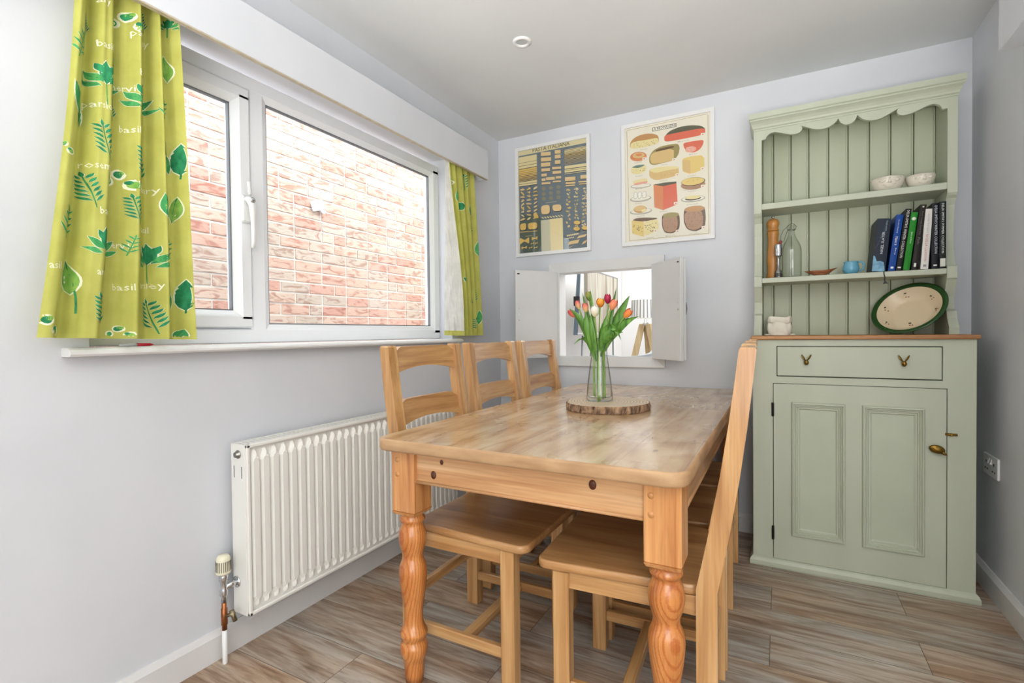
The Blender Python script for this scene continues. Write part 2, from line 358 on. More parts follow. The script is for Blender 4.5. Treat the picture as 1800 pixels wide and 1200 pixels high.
# ------------------------------------------------------------------ neighbouring brick wall and alley
def brick_mat():
    t = NT('pressed_red_brick'); gi = t.new('ShaderNodeNewGeometry'); co = t.new('ShaderNodeTexCoord')
    r = t.ramp([(0, srgb(192, 146, 128)), (.3, srgb(198, 160, 142)), (.55, srgb(202, 172, 152)), (.8, srgb(194, 176, 160)), (1, srgb(184, 168, 152))]); t.link(gi, 'Random Per Island', r, 0)
    mp = t.new('ShaderNodeMapping'); mp.inputs['Scale'].default_value = (8, 8, 26); t.link(co, 'Object', mp, 0)
    n = t.new('ShaderNodeTexNoise'); n.inputs['Scale'].default_value = 1; n.inputs['Detail'].default_value = 6; n.inputs['Distortion'].default_value = 1.5; t.link(mp, 0, n, 'Vector')
    r2 = t.ramp([(.38, srgb(196, 142, 126)), (.50, (1, 1, 1, 1))]); t.link(n, 'Fac', r2, 0)
    m = t.new('ShaderNodeMix', data_type='RGBA', blend_type='MULTIPLY'); m.inputs[0].default_value = .62; t.link(r, 0, m, 6); t.link(r2, 0, m, 7)
    t.link(m, 2, t.b, 'Base Color'); t.b.inputs['Roughness'].default_value = .85; t.bump(n, 'Fac', .7, .006); return t.m
mortar = mottled('lime_mortar', (216, 210, 200), (228, 222, 214), 30, .9, .3, 60)
BX = -1.2
m = MB().box(BX-.2, BX-.006, -1.2, 9.4, -.25, 4.4, mi=1)
rnd = random.Random(3)
for row in range(-2, 22):
    z = 1.0+row*.0745
    y = .6 + (0 if row % 2 else .1125)
    while y < 9.2:
        ln = .215 if rnd.random() > .12 else .1025
        j = rnd.uniform(-.002, .002)
        m.box(BX-.02, BX+j, y, y+ln, z+rnd.uniform(-.001, .001), z+.0645+rnd.uniform(-.0015, .0015), .003, mi=0)
        y += ln+.010
struct(m.build('neighbour_brick_wall', [brick_mat(), mortar]), 'pale pink brick wall seen through the window')
struct(MB().box(BX, -.16, -1.2, 9.4, -.3, -.25).build('alley_ground', mottled('concrete', (150, 148, 142), (172, 170, 164), 4, .9)))
v = thing('overflow_cap', 'small white plastic cap fixed on the brick wall outside', 'vent', (BX+.003, 2.46, 1.99), rot=(0, 0, 0))
m = MB().box(0, .03, -.05, .05, -.035, .035, .008, M=Matrix.Rotation(.35, 4, 'X')); m.build('cap_body', upvc, v)
m = MB().tube([(.012, .03, -.02), (.03, .05, -.045)], .014, 10); m.build('spout', upvc, v)

# ------------------------------------------------------------------ downlight, socket
d = thing('downlight', 'small round white recessed downlight set in the ceiling', 'downlight', (.663, 2.003, H))
MB().lathe([(.024, -.001), (.026, -.008), (.036, -.008), (.041, -.004), (.042, -.0002)], 40, cap=False).build('bezel', whitegloss, d)
MB().lathe([(.025, -.0015), (.018, -.0035), (0, -.004)], 32, cap=False).build('lamp_lens', plain('lamp_lens', (190, 194, 194), .2), d)
s_ = thing('wall_socket', 'white double plug socket on the right wall by the dresser', 'socket', (RX, 2.68, .525))
MB().box(-.010, -.0005, -.078, .078, -.043, .043, .004, seg=2).build('face_plate', whitegloss, s_)
ph = plain('pin_hole', (70, 70, 68), .6)
for yy in (-.04, .04):
    for q in ((-.005, .005, .006, .017), (-.017, -.006, -.020, -.014), (.006, .017, -.020, -.014)): MB().box(-.0106, -.0098, yy+q[0], yy+q[1], q[2], q[3]).build('pin_hole', ph, s_)
for yy in (-.012, .012): MB().hexa([(-.0095, yy-.007, .008), (-.0095, yy+.007, .008), (-.0095, yy+.007, .032), (-.0095, yy-.007, .032)], [(-.0165, yy-.007, .010), (-.0165, yy+.007, .010), (-.0105, yy+.007, .031), (-.0105, yy-.007, .031)]).build('switch', whitegloss, s_)

# ------------------------------------------------------------------ radiator
rad = thing('radiator', 'white ribbed panel radiator on the wall under the window', 'radiator', (0, 1.035, .145))
RL, RH, RD0, RD1 = 1.22, .575, .034, .118
m = MB(); n = 32; pit = (RL-.030)/n
def fl(t, z):
    """pressed flutes with pointed ends"""
    e = max(0.0, min(1.0, min(z-.020, RH-.020-z)/.040)); wv = 1-abs(t-.5)*2
    pr_ = max(0.0, min(1.0, (wv-.10-(1-e)*.80)/.34)) if e > 0 else 0
    return RD1-.0145+.0135*pr_
cols = [0]+[i+t for i in range(n) for t in (.05, .16, .225, .30, .5, .70, .775, .84, .95)]+[n]
rows = [.011, .020, .024, .028, .034, .040, .046, .052, .060, .066]; rows = rows+[RH/2]+[RH-z for z in rows[::-1]]
vs = [(fl(c_ % 1 if 0 < c_ < n else 0, z), .015+c_*pit, z) for z in rows for c_ in cols]; W_ = len(cols)
m.add(vs, [(j*W_+i, j*W_+i+1, (j+1)*W_+i+1, (j+1)*W_+i) for j in range(len(rows)-1) for i in range(W_-1)])
m.box(RD1-.014, RD1-.002, 0, RL, 0, .013, .003).box(RD1-.014, RD1-.002, 0, RL, RH-.013, RH, .003).box(RD1-.014, RD1-.002, 0, .013, 0, RH, .003).box(RD1-.014, RD1-.002, RL-.013, RL, 0, RH, .003)
m.build('front_panel', radwhite, rad, fixn=False)
MB().box(RD0, RD0+.01, .004, RL-.004, .004, RH-.01).build('rear_panel', radwhite, rad)
m = MB().box(RD0-.002, RD1-.013, -.001, .002, .0, RH, .0008).build('side_cover', radwhite, rad)
MB().box(RD0+.012, RD0+.015, -.0014, 0, .46, .50).build('slot', black, m); MB().box(RD1-.031, RD1-.028, -.0014, 0, .46, .50).build('slot', black, m)
MB().lathe([(.014, 0), (.014, .003), (.009, .004), (.009, .012), (0, .012)], 20, M=frame_basis((.072, -.001, RH-.035), (1, 0, 0), (0, 0, 1))).build('air_vent_plug', plain('dull_steel', (150, 150, 145), .35, 1), rad)
m = MB().box(RD0, RD1-.013, RL-.002, RL+.001, 0, RH); m.build('side_cover', radwhite, rad)
m = MB(); k = 60
for i in range(k): m.box(RD0+.014, RD1-.024, .012+i*(RL-.02)/k, .012+(i+.55)*(RL-.02)/k, RH-.004, RH-.001)
m.box(RD0, RD0+.014, 0, RL, RH-.006, RH).box(RD1-.024, RD1-.012, 0, RL, RH-.006, RH); m.build('top_grille', radwhite, rad)
for yy in (.12, 1.1): MB().box(0.0005, RD0+.002, yy, yy+.04, .1, .45).build('wall_bracket', radwhite, rad)
tv = thing('radiator_valve', 'radiator valve with ribbed cream head on a copper and white pipe', 'valve', (.052, .988, 0))
m = MB()
m.lathe([(.016, .298), (.022, .301), (.0225, .306), (.022, .328), (.0205, .352), (.016, .359), (0, .361)][:], 32)
hd = m.build('thermostat_head', plain('cream_plastic', (228, 224, 200), .4), tv)
m = MB()
for k in range(24):
    a = 2*PI*k/24; m.box(.0212, .0231, -.0011, .0011, .310, .343, M=Matrix.Rotation(a, 4, 'Z'))
m.build('head_slots', plain('slot_shade', (120, 116, 100), .6), hd)
m = MB().lathe([(.012, .298), (.014, .29), (.014, .277), (.010, .27), (.0105, .25), (.013, .244), (.013, .228), (.0095, .224), (.0095, .205)][::-1], 20)
m.tube([(0, 0, .252), (.0, .030, .252), (.0, .047, .252)], [.009, .011, .011], 12); m.lathe([(.019, 0), (.019, .003), (.012, .006)], 24, M=frame_basis((0, .046, .252), (1, 0, 0), (0, 0, 1)))
m.build('valve_body', chrome, tv)
MB().lathe([(.0078, .205), (.0078, .185), (.010, .183), (.010, .13), (.008, .128), (.008, .11)][::-1], 16).build('copper_joint', mottled('copper', (150, 92, 60), (176, 118, 80), 60, .35, metal=1), tv)
m = MB().tube([(.0, .0, .155), (.022, .006, .165), (.034, .01, .170)], [.006, .006, .009], 10).tube([(.026, .008, .18), (.04, .012, .145)], [.008, .007], 10); m.build('drain_cock', plain('dull_brass', (140, 130, 105), .4, 1), tv)
MB().lathe([(.0075, 0.0), (.0082, .002), (.0082, .112)], 16).build('pipe_tail', whitegloss, tv)

# ------------------------------------------------------------------ serving hatch
m = MB(); a0, a1, b0, b1 = .372, 1.09, .873, 1.52; y1 = L-.001; y0 = L-.022; wd = .062
for q in (((a0, b1), (a1, b1), (a1-wd, b1-wd), (a0+wd, b1-wd)), ((a0, b0), (a1, b0), (a1-wd, b0+wd), (a0+wd, b0+wd)), ((a0, b0), (a0, b1), (a0+wd, b1-wd), (a0+wd, b0+wd)), ((a1, b0), (a1, b1), (a1-wd, b1-wd), (a1-wd, b0+wd))):
    fr = [y0, y0, y0+.010, y0+.010]
    m.add([(q[i][0], fr[i], q[i][1]) for i in range(4)]+[(q[i][0], y1, q[i][1]) for i in range(4)], [(0, 1, 2, 3), (4, 5, 6, 7), (0, 1, 5, 4), (1, 2, 6, 5), (2, 3, 7, 6), (3, 0, 4, 7)])
struct(m.build('trim_hatch_architrave', hatchpaint), 'flat white moulded frame around the serving hatch')
m = MB(); t = .013
m.box(HX0, HX0+t, L-.006, L+.0955, HZ0, HZ1, .001).box(HX1-t, HX1, L-.006, L+.0955, HZ0, HZ1, .001).box(HX0, HX1, L-.006, L+.0955, HZ0, HZ0+t, .001).box(HX0, HX1, L-.006, L+.0955, HZ1-t, HZ1, .001)
struct(m.build('trim_hatch_lining', whitegloss), 'white painted lining of the serving hatch opening')
def shutter(name, label, hinge, ang, wdt, z0, z1, sgn, double=False):
    """a flat hatch door; local x runs from the hinge to the free edge, local y out of the inner face"""
    o = thing(name, label, 'hatch door', (hinge[0], hinge[1], z0), ang)
    h = z1-z0
    MB().box(.002, wdt, -.022, -.002, 0, h, .002).build('door_leaf', hatchpaint, o)
    face = -.002 if sgn > 0 else -.022
    dr = 1 if sgn > 0 else -1
    kb = MB().lathe([(.006, 0), (.005, .012), (.012, .018), (.013, .024), (.008, .029), (0, .030)], 20, M=frame_basis((wdt-.022, face, h*.5), (dr, 0, 0), (0, 0, 1)))
    kb.build('knob', plain('knob_steel', (190, 192, 190), .25, .8) if double else whitegloss, o)
    for zz in (h*.5-.035, h*.5+.035): MB().lathe([(.003, 0), (.003, .002), (0, .002)], 10, M=frame_basis((wdt-.022, face, zz), (dr, 0, 0), (0, 0, 1))).build('screw', chrome, o)
    MB().box(wdt-.028, wdt-.012, face-.002*(dr < 0), face+.002*(dr > 0)+.0001, h-.026, h-.020).build('catch', black, o)
    return o
hl = Vector((.432, 2.925)); fl_ = Vector((.252, 2.70)); dv = fl_-hl
shutter('hatch_shutter', 'left white hatch door swung open towards the window', hl, math.atan2(dv.y, dv.x), dv.length, .925, 1.467, 1)
hr = Vector((1.036, 2.925)); fr_ = Vector((1.232, 2.715)); dv = fr_-hr
o = shutter('hatch_shutter', 'right white hatch door swung open, with a steel knob', hr, math.atan2(dv.y, dv.x), dv.length, .926, 1.467, -1, True)
MB().box(.012, dv.length-.001, .0, .014, .004, .537, .002).build('backing_panel', hatchpaint, o)
MB().tube([(dv.length-.03, .013, .22), (dv.length-.03, .030, .245), (dv.length-.03, .033, .275), (dv.length-.03, .030, .305), (dv.length-.03, .013, .33)], .004, 8).build('pull_handle', plain('iron', (60, 60, 62), .4, .8), o)

# ------------------------------------------------------------------ living room beyond the hatch
lr = plain('living_room_paint', (240, 240, 240), .6)
struct(MB().box(-.16, -.001, L+.095, 6.0, 0, H).build('wall_living_left', lr)); struct(MB().box(0, 2.6, 5.9, 6.0, 0, H).build('wall_living_far', lr))
struct(MB().box(2.5, 2.6, L+.095, 5.9, 0, H).build('wall_living_right', lr))
pt_ = thing('artist_easel', 'pale grey display easel with black clamp behind the hatch', 'easel', (.22, 3.95, 0))
slate = plain('slate_blue', (96, 112, 124), .5)
MB().hexa([(-.065, -.045, 1.06), (-.03, -.045, 1.06), (-.03, -.03, 1.06), (-.065, -.03, 1.06)], [(0.002, -.045, 1.95), (.022, -.045, 1.95), (.022, -.03, 1.95), (0.002, -.03, 1.95)]).build('mast', slate, pt_)
MB().box(-.05, .0, -.075, -.052, 1.30, 1.38, .004).build('clamp', black, pt_)
MB().box(-.07, .05, -.04, .9, 1.066, 1.078, .003).build('ledge', whitegloss, pt_)
for yy in (.0, .86): MB().tube([(0, yy, 1.055), (-.03 if yy else -.02, yy+(.12 if yy else -.05), 0)], .008, 8).build('leg', plain('grey_metal', (120, 126, 130), .4, .5), pt_)
MB().tube([(-.05, .4, 1.055), (-.19, .45, 0)], .008, 8).build('leg', MC['grey_metal'], pt_)
def stripes():
    t = NT('striped_canvas'); co = t.new('ShaderNodeTexCoord'); mp = t.new('ShaderNodeMapping'); mp.inputs['Scale'].default_value = (1, 14, .9); mp.inputs['Rotation'].default_value = (.28, 0, 0)
    t.link(co, 'Object', mp, 0); n = t.new('ShaderNodeTexNoise'); n.inputs['Scale'].default_value = 1; n.inputs['Detail'].default_value = 4; n.inputs['Distortion'].default_value = .3; t.link(mp, 0, n, 'Vector')
    r = t.ramp([(.3, srgb(116, 104, 88)), (.45, srgb(176, 166, 150)), (.6, srgb(200, 196, 184)), (.75, srgb(160, 154, 146))]); t.link(n, 'Fac', r, 0); t.link(r, 0, t.b, 'Base Color'); t.b.inputs['Roughness'].default_value = .8; return t.m
cv = MB().box(.0, .035, 0, .86, 0, .525, .003).build('abstract_canvas', stripes()); cv.location = (.235, 3.95, 1.079)
cb = MB().box(-.004, .0362, -.004, .864, .520, .532).box(-.004, .0362, .854, .866, 0, .532).build('edge_trim', plain('edge_grey', (140, 140, 138), .6)); cb.parent = cv
tag(cv, 'abstract canvas with slanting cream and brown stripes on the easel', 'painting')
lp = thing('floor_lamp', 'tripod lamp with pale wooden legs and striped white shade', 'lamp', (.495, 5.0, 0))
m = MB().lathe([(.145, 1.215), (.135, 1.395)], 48, cap=False).lathe([(.143, 1.215), (.133, 1.395)], 48, cap=False)
for k in range(26):
    a = 2*PI*k/26; m.add([((.1462-(z-1.215)/.18*.01)*math.cos(a+dd), (.1462-(z-1.215)/.18*.01)*math.sin(a+dd), z) for z, dd in ((1.217, -.04), (1.217, .04), (1.393, .04), (1.393, -.04))], [(0, 1, 2, 3)], 1)
m.build('lamp_shade', [plain('shade_linen', (236, 236, 232), .8), plain('shade_stripe', (150, 150, 152), .8)], lp)
bw = wood('pale_ash', 2, (226, 204, 164), (214, 190, 146), (196, 170, 126), rough=.5)
for a in (3.25, 6.05, 1.5):
    ca, sa = math.cos(a), math.sin(a)
    m = MB().hexa([(.27, -.03, 0), (.34, -.03, 0), (.34, .03, 0), (.27, .03, 0)], [(.004, -.025, 1.16), (.060, -.025, 1.16), (.060, .025, 1.16), (.004, .025, 1.16)], .003, M=Matrix.Rotation(a, 4, 'Z')); m.build('leg', bw, lp)
MB().lathe([(.03, 1.14), (.03, 1.17), (.012, 1.175), (.012, 1.21)], 20).build('leg_hub', chrome, lp)
wr = MB(); wr.tube([(0, 0, 1.2), (0, 0, 1.37)], .006, 8); [wr.tube([(0, 0, 1.37), (.134*math.cos(a), .134*math.sin(a), 1.385)], .0025, 6) for a in (0, 2.1, 4.2)]; wr.build('shade_carrier', chrome, lp)
sf = thing('armchair', 'low grey armchair with a curved back seen through the hatch', 'armchair', (.60, 3.95, 0), .1)
gy = plain('grey_weave', (176, 180, 184), .9)
m = MB().grid(lambda u, v: (.22*math.cos(PI*(1+u)), -.02+.16*math.sin(PI*(1+u)), .36+v*(.57-.035*math.sin(PI*u))), 24, 6).grid(lambda u, v: (.18*math.cos(PI*(1+u)), -.02+.12*math.sin(PI*(1+u)), .36+v*(.57-.035*math.sin(PI*u))), 24, 6)
m.grid(lambda u, v: ((.22-.04*v)*math.cos(PI*(1+u)), -.02+(.16-.04*v)*math.sin(PI*(1+u)), .93-.035*math.sin(PI*u)), 24, 2)
m.build('backrest', gy, sf)
MB().box(-.215, .215, -.12, .26, .30, .44, .03, seg=3).build('seat', gy, sf)
for x, y in ((-.18, -.1), (.18, -.1), (-.18, .22), (.18, .22)): MB().tube([(x, y, .30), (x*1.08, y*1.1, 0)], .014, 8).build('leg', bw, sf)
sf = thing('sofa', 'white sofa standing in front of the tripod lamp', 'sofa', (1.40, 4.62, 0), 0)
wf = plain('white_slipcover', (238, 238, 238), .9)
MB().box(-.60, .6, -.3, .3, .08, .42, .04, seg=3).build('seat_base', wf, sf)
MB().box(-.72, .7, -.34, -.18, .08, .945, .07, seg=4).build('backrest', wf, sf)
for xx in (-.70, .56): MB().box(xx, xx+.14, -.17, .3, .08, .60, .05, seg=3).build('arm', wf, sf)
for x, y in ((-.6, -.26), (.6, -.26), (-.6, .24), (.6, .24)): MB().tube([(x, y, .09), (x, y, 0)], .02, 10).build('leg', black, sf)
# ------------------------------------------------------------------ dining table
TZ = .767
tab = thing('dining_table', 'long farmhouse pine dining table with turned legs', 'table', (1.035, 2.035, 0))
TX, TY = .457, .902
def rrect(hx, hy, r, n=8):
    out = []
    for cx_, cy_, a0 in ((hx-r, hy-r, 0), (-hx+r, hy-r, PI/2), (-hx+r, -hy+r, PI), (hx-r, -hy+r, 1.5*PI)):
        out += [(cx_+r*math.cos(a0+PI/2*k/n), cy_+r*math.sin(a0+PI/2*k/n)) for k in range(n+1)]
    return out
def slab(mb, hx, hy, r, z0, z1, e=.006, mi=0, c=(0, 0), fn=None, ms=None):
    """rounded board with eased edges"""
    rings = [(z0, e), (z0+e*.3, e*.3), (z0+e, 0), (z1-e, 0), (z1-e*.3, e*.3), (z1, e)]; vs = []; n = 0
    for z, d in rings:
        p = rrect(hx-d, hy-d, max(r-d, .002)); n = len(p); vs += [((x+c[0]) if not fn else fn(x, y)[0]+c[0], (y+c[1]) if not fn else fn(x, y)[1]+c[1], z) for x, y in p]
    fs = [(i*n+k, i*n+(k+1) % n, (i+1)*n+(k+1) % n, (i+1)*n+k) for i in range(len(rings)-1) for k in range(n)]
    mb.add(vs, fs, mi if ms is None else ms, True); o = len(mb.v)-len(vs)
    mb.f += [tuple(o+k for k in range(n))[::-1], tuple(o+(len(rings)-1)*n+k for k in range(n))]; mb.mi += [mi, mi]; mb.sm += [False, False]
    return mb
def tabletop_mat():
    t = NT('worn_pine_top'); co = t.new('ShaderNodeTexCoord')
    def nz(scale, det, dist=0, rot=0):
        mp = t.new('ShaderNodeMapping'); mp.inputs['Scale'].default_value = scale; t.link(co, 'Object', mp, 0)
        n = t.new('ShaderNodeTexNoise'); n.inputs['Scale'].default_value = 1; n.inputs['Detail'].default_value = det; n.inputs['Distortion'].default_value = dist; t.link(mp, 0, n, 'Vector'); return n
    a = nz((9, 5, 5), 7, .8); b = nz((22, 2.2, 22), 5, .8); c = nz((60, 60, 60), 4); d = nz((3, 3, 3), 3, .5)
    r = t.ramp([(.30, srgb(176, 142, 102)), (.48, srgb(200, 170, 130)), (.62, srgb(212, 188, 154)), (.8, srgb(222, 206, 180))]); t.link(a, 'Fac', r, 0)
    r2 = t.ramp([(.36, srgb(196, 160, 124)), (.55, (1, 1, 1, 1))]); t.link(b, 'Fac', r2, 0)
    m = t.new('ShaderNodeMix', data_type='RGBA', blend_type='MULTIPLY'); m.inputs[0].default_value = .6; t.link(r, 0, m, 6); t.link(r2, 0, m, 7)
    bk = t.new('ShaderNodeTexBrick'); bk.offset = 0; bk.inputs['Scale'].default_value = 1; bk.inputs['Brick Width'].default_value = .155; bk.inputs['Row Height'].default_value = 3; bk.inputs['Mortar Size'].default_value = .0009
    bk.inputs['Color1'].default_value = (.93, .92, .9, 1); bk.inputs['Color2'].default_value = (1, 1, 1, 1); bk.inputs['Mortar'].default_value = (.55, .42, .3, 1)
    mp = t.new('ShaderNodeMapping'); mp.inputs['Location'].default_value = (.02, 1.5, 0); t.link(co, 'Object', mp, 0); t.link(mp, 0, bk, 'Vector')
    m2 = t.new('ShaderNodeMix', data_type='RGBA', blend_type='MULTIPLY'); m2.inputs[0].default_value = .8; t.link(m, 2, m2, 6); t.link(bk, 'Color', m2, 7)
    vo = t.new('ShaderNodeTexVoronoi'); vo.inputs['Scale'].default_value = 5.5; vo.inputs['Randomness'].default_value = 1
    mpv = t.new('ShaderNodeMapping'); mpv.inputs['Scale'].default_value = (1, .45, .2); t.link(co, 'Object', mpv, 0); t.link(mpv, 0, vo, 'Vector')
    r5 = t.ramp([(.02, srgb(120, 84, 54)), (.05, (1, 1, 1, 1))]); t.link(vo, 'Distance', r5, 0)
    m5 = t.new('ShaderNodeMix', data_type='RGBA', blend_type='MULTIPLY'); m5.inputs[0].default_value = .6; t.link(m2, 2, m5, 6); t.link(r5, 0, m5, 7)
    t.link(m5, 2, t.b, 'Base Color')
    rr = t.new('ShaderNodeMapRange'); rr.inputs[1].default_value = .3; rr.inputs[2].default_value = .7; rr.inputs[3].default_value = .20; rr.inputs[4].default_value = .40; t.link(d, 'Fac', rr, 0); t.link(rr, 0, t.b, 'Roughness')
    t.b.inputs['Coat Weight'].default_value = .6; t.b.inputs['Coat Roughness'].default_value = .14
    t.bump(c, 'Fac', .12, .0015); return t.m
ttm = tabletop_mat()
m = slab(MB(), TX, TY, .05, TZ-.036, TZ, .007, ms=1)
m.build('tabletop', [ttm, mottled('worn_pine_edge', (164, 128, 92), (196, 160, 120), 9, .5, .3, 120, stretch=(1, 1, 3))], tab)
zt = TZ-.0365
prof = [(.027, .0), (.030, .03), (.0315, .06), (.034, .075), (.0415, .095), (.043, .112), (.0405, .124), (.034, .131), (.0355, .139), (.042, .150), (.042, .160), (.036, .172), (.031, .182), (.0285, .200), (.0290, .225), (.033, .256), (.0385, .290), (.0425, .325), (.0435, .345), (.0415, .364), (.036, .378), (.0325, .387), (.0310, .397), (.0325, .404), (.037, .418), (.0420, .440), (.0430, .455), (.0405, .474), (.035, .489), (.0325, .497), (.0345, .503), (.039, .508), (.039, .515), (.033, .521), (.036, .528), (.040, .533)]
def table_leg(x, y):
    m = MB().lathe(prof, 40, (x, y, 0))
    s = .0435
    m.hexa([(x-s+.005, y-s+.005, .530), (x+s-.005, y-s+.005, .530), (x+s-.005, y+s-.005, .530), (x-s+.005, y+s-.005, .530)], [(x-s, y-s, .540), (x+s, y-s, .540), (x+s, y+s, .540), (x-s, y+s, .540)], mi=1)
    m.box(x-s, x+s, y-s, y+s, .540, zt, .003, mi=1)
    for zz in (.70, .655): m.lathe([(.008, 0), (.008, .001), (0, .001)], 14, M=frame_basis((x-.02 if x < 0 else x-.025, y-s+.0006, zz), (1, 0, 0), (0, 0, 1)), mi=1)
    return m.build('leg', [leg_m, leg_sq, tab_y], tab)
LX, LY0, LY1 = .375, -.902+.079, .902-.079
LXL = -.372; LXR = .396
for x in (LXL, LXR):
    for y in (LY0, LY1): table_leg(x, y)
for y, s in ((LY0, 1), (LY1, -1)):
    yo = y - s*.030
    m = MB().box(LXL+.0435, LXR-.0435, yo, yo+s*.022, .632, zt, .001).tube([(LXL+.0435, yo, .637), (LXR-.0435, yo, .637)], .005, 8)
    if s == 1:
        for kx, kz, kr in ((-.265, .665, .0095), (-.235, .706, .006), (.225, .702, .010)):
            m.lathe([(kr, 0), (kr, .0008), (0, .0008)], 20, M=frame_basis((kx, yo-.0003, kz), (1, 0, 0), (0, 0, 1)) @ Matrix.Rotation(.0, 4, 'X'), mi=1, sy=1.25)
    m.build('apron', [tab_x, knot_m], tab)
for x, s in ((LXL, 1), (LXR, -1)):
    xo = x - s*.030
    m = MB().box(xo, xo+s*.022, LY0+.0435, LY1-.0435, .632, zt, .001).tube([(xo, LY0+.0435, .637), (xo, LY1-.0435, .637)], .005, 8); m.build('apron', tab_y, tab)

# ------------------------------------------------------------------ six ladder back chairs (local x runs from the back to the front)
CW = .215
def lean(z): return 0 if z < .46 else (-.085*(z-.46)/(1.04-.46) - .008*math.sin(PI*(z-.46)/.58))
def dep(z): return .048 - .011*max(0, (z-.46)/.58)
def make_chair(label, loc, rz):
    t = thing('dining_chair', label, 'chair', loc, rz, 'ladder back pine dining chairs')
    for s in (-1, 1):
        y0, y1 = (s*CW, s*(CW-.042))
        zs = [0, .004, .20, .42, .46, .52, .62, .74, .86, .98, 1.036, 1.042]; vs = []
        for i, z in enumerate(zs):
            e = .003 if i in (0, len(zs)-1) else 0
            xa, xb = lean(z)+e, lean(z)+dep(z)-e; ya, yb = min(y0, y1)+e, max(y0, y1)-e
            vs += [(xa, ya, z), (xb, ya, z), (xb, yb, z), (xa, yb, z)]
        fs = [(3, 2, 1, 0), tuple(4*(len(zs)-1)+k for k in range(4))]+[(4*i+k, 4*i+(k+1) % 4, 4*i+4+(k+1) % 4, 4*i+4+k) for i in range(len(zs)-1) for k in range(4)]
        m = MB().add(vs, fs)
        for zz in (.80, .98): m.lathe([(.0045, 0), (.0045, .0006), (0, .0006)], 10, M=frame_basis((lean(zz)+dep(zz)-.0002, s*(CW-.021), zz), (0, 1, 0), (0, 0, 1)))
        m.build('back_post', chair_m[2], t)
        MB().box(.372, .418, s*(CW-.004), s*(CW-.048), 0, .4355, .003).build('front_leg', chair_m[2], t)
    def slat(zb, h, k):
        n = 24; vs = []
        for i in range(n+1):
            u = i/n; y = (-1+2*u)*(CW-.040); q = 1-(2*u-1)**2
            bow = .014*q
            sh = .5-.5*math.cos(PI*min(1, q*2.2))
            zlo = zb + .020*q; zhi = zb+h-.020 + .020*sh
            x0 = lean(zb+h/2)+.012-bow*.9; th = .020
            dx = (lean(zhi)-lean(zlo))
            vs += [(x0, y, zlo), (x0+th, y, zlo), (x0+th+dx, y, zhi), (x0+dx, y, zhi)]
        fs = [(0, 1, 2, 3), (4*n+3, 4*n+2, 4*n+1, 4*n)]+[(4*i+k_, 4*i+4+k_, 4*i+4+(k_+1) % 4, 4*i+(k_+1) % 4) for i in range(n) for k_ in range(4)]
        MB().add(vs, fs).build('back_slat', chair_m[1], t)
    slat(.945, .093, 0); slat(.762, .092, 1); slat(.575, .09, 2)
    # seat: broad, slightly wider at the front, rounded corners
    m = MB()
    def sf_(x, y): 
        u = (x+.2)/.4
        return x+.248, y*(.90+.10*min(1, max(0, u))) 
    slab(m, .216, CW+.006, .035, .436, .461, .006, fn=sf_)
    m.build('seat', chair_seat_m, t)
    for s in (-1, 1):
        MB().box(.046, .374, s*(CW-.014), s*(CW-.034), .388, .436, .0015).build('seat_rail', chair_m[0], t)
        MB().box(.045, .374, s*(CW-.016), s*(CW-.036), .098, .132, .003).build('stretcher', chair_m[0], t)
    MB().box(.385, .405, -(CW-.046), CW-.046, .388, .436, .0015).build('seat_rail', chair_m[1], t)
    MB().box(.012, .032, -(CW-.04), CW-.04, .388, .436, .0015).build('seat_rail', chair_m[1], t)
    MB().box(.215, .245, -(CW-.034), CW-.034, .100, .130, .003).build('cross_stretcher', chair_m[1], t)
    MB().box(.012, .036, -(CW-.04), CW-.04, .20, .232, .003).build('back_stretcher', chair_m[1], t)
    return t
ch = make_chair('pine ladder back chair nearest the camera on the window side', (.560, 1.495, 0), 0)
dup(ch, (.543, 2.012, 0), .01, 'middle pine ladder back chair of the three on the window side')
dup(ch, (.546, 2.505, 0), -.008, 'far pine ladder back chair on the window side, below the hatch')
dup(ch, (1.529, 1.472, 0), PI+.05, 'pine ladder back chair nearest the camera on the dresser side')
dup(ch, (1.515, 1.912, 0), PI+.035, 'middle pine ladder back chair of the three on the dresser side')
dup(ch, (1.500, 2.349, 0), PI+.015, 'far pine ladder back chair on the dresser side, against the back wall')

# ------------------------------------------------------------------ log slice, vase, tulips
def ringmat():
    t = NT('log_end_grain'); co = t.new('ShaderNodeTexCoord'); wv = t.new('ShaderNodeTexWave', wave_type='RINGS', rings_direction='Z'); wv.inputs['Scale'].default_value = 26; wv.inputs['Distortion'].default_value = 2.5; wv.inputs['Detail Scale'].default_value = 2
    t.link(co, 'Object', wv, 'Vector'); r = t.ramp([(.1, srgb(176, 150, 122)), (.6, srgb(206, 188, 162)), (1, srgb(214, 198, 172))]); t.link(wv, 'Fac', r, 0)
    t.link(r, 0, t.b, 'Base Color'); t.b.inputs['Roughness'].default_value = .55; return t.m
bark = mottled('bark', (48, 30, 22), (186, 152, 120), 60, .9, .9, 120, stretch=(1, 1, .35), dist=.004)
sx, sy, R_ = 1.044, 1.985, .166
lg = thing('log_slice', 'round slice of log with bark edge under the vase', 'log slice', (sx, sy, TZ))
m = MB(); n = 160
def rr_(k): 
    a = 2*PI*k/n
    return R_*(1+.018*math.sin(3*a+1)+.012*math.sin(5*a)), a
rnd = random.Random(5); jag = [rnd.uniform(-.004, .003) for _ in range(n)]
top = [(rr_(k)[0]*math.cos(rr_(k)[1]), rr_(k)[0]*math.sin(rr_(k)[1])) for k in range(n)]
m.add([(x*.985, y*.985, .0315) for x, y in top]+[(x*.985, y*.985, 0.001) for x, y in top], [tuple(range(n)), tuple(range(n, 2*n))[::-1]]+[(k, (k+1) % n, (k+1) % n+n, k+n) for k in range(n)])
m.build('wood_disc', ringmat(), lg)
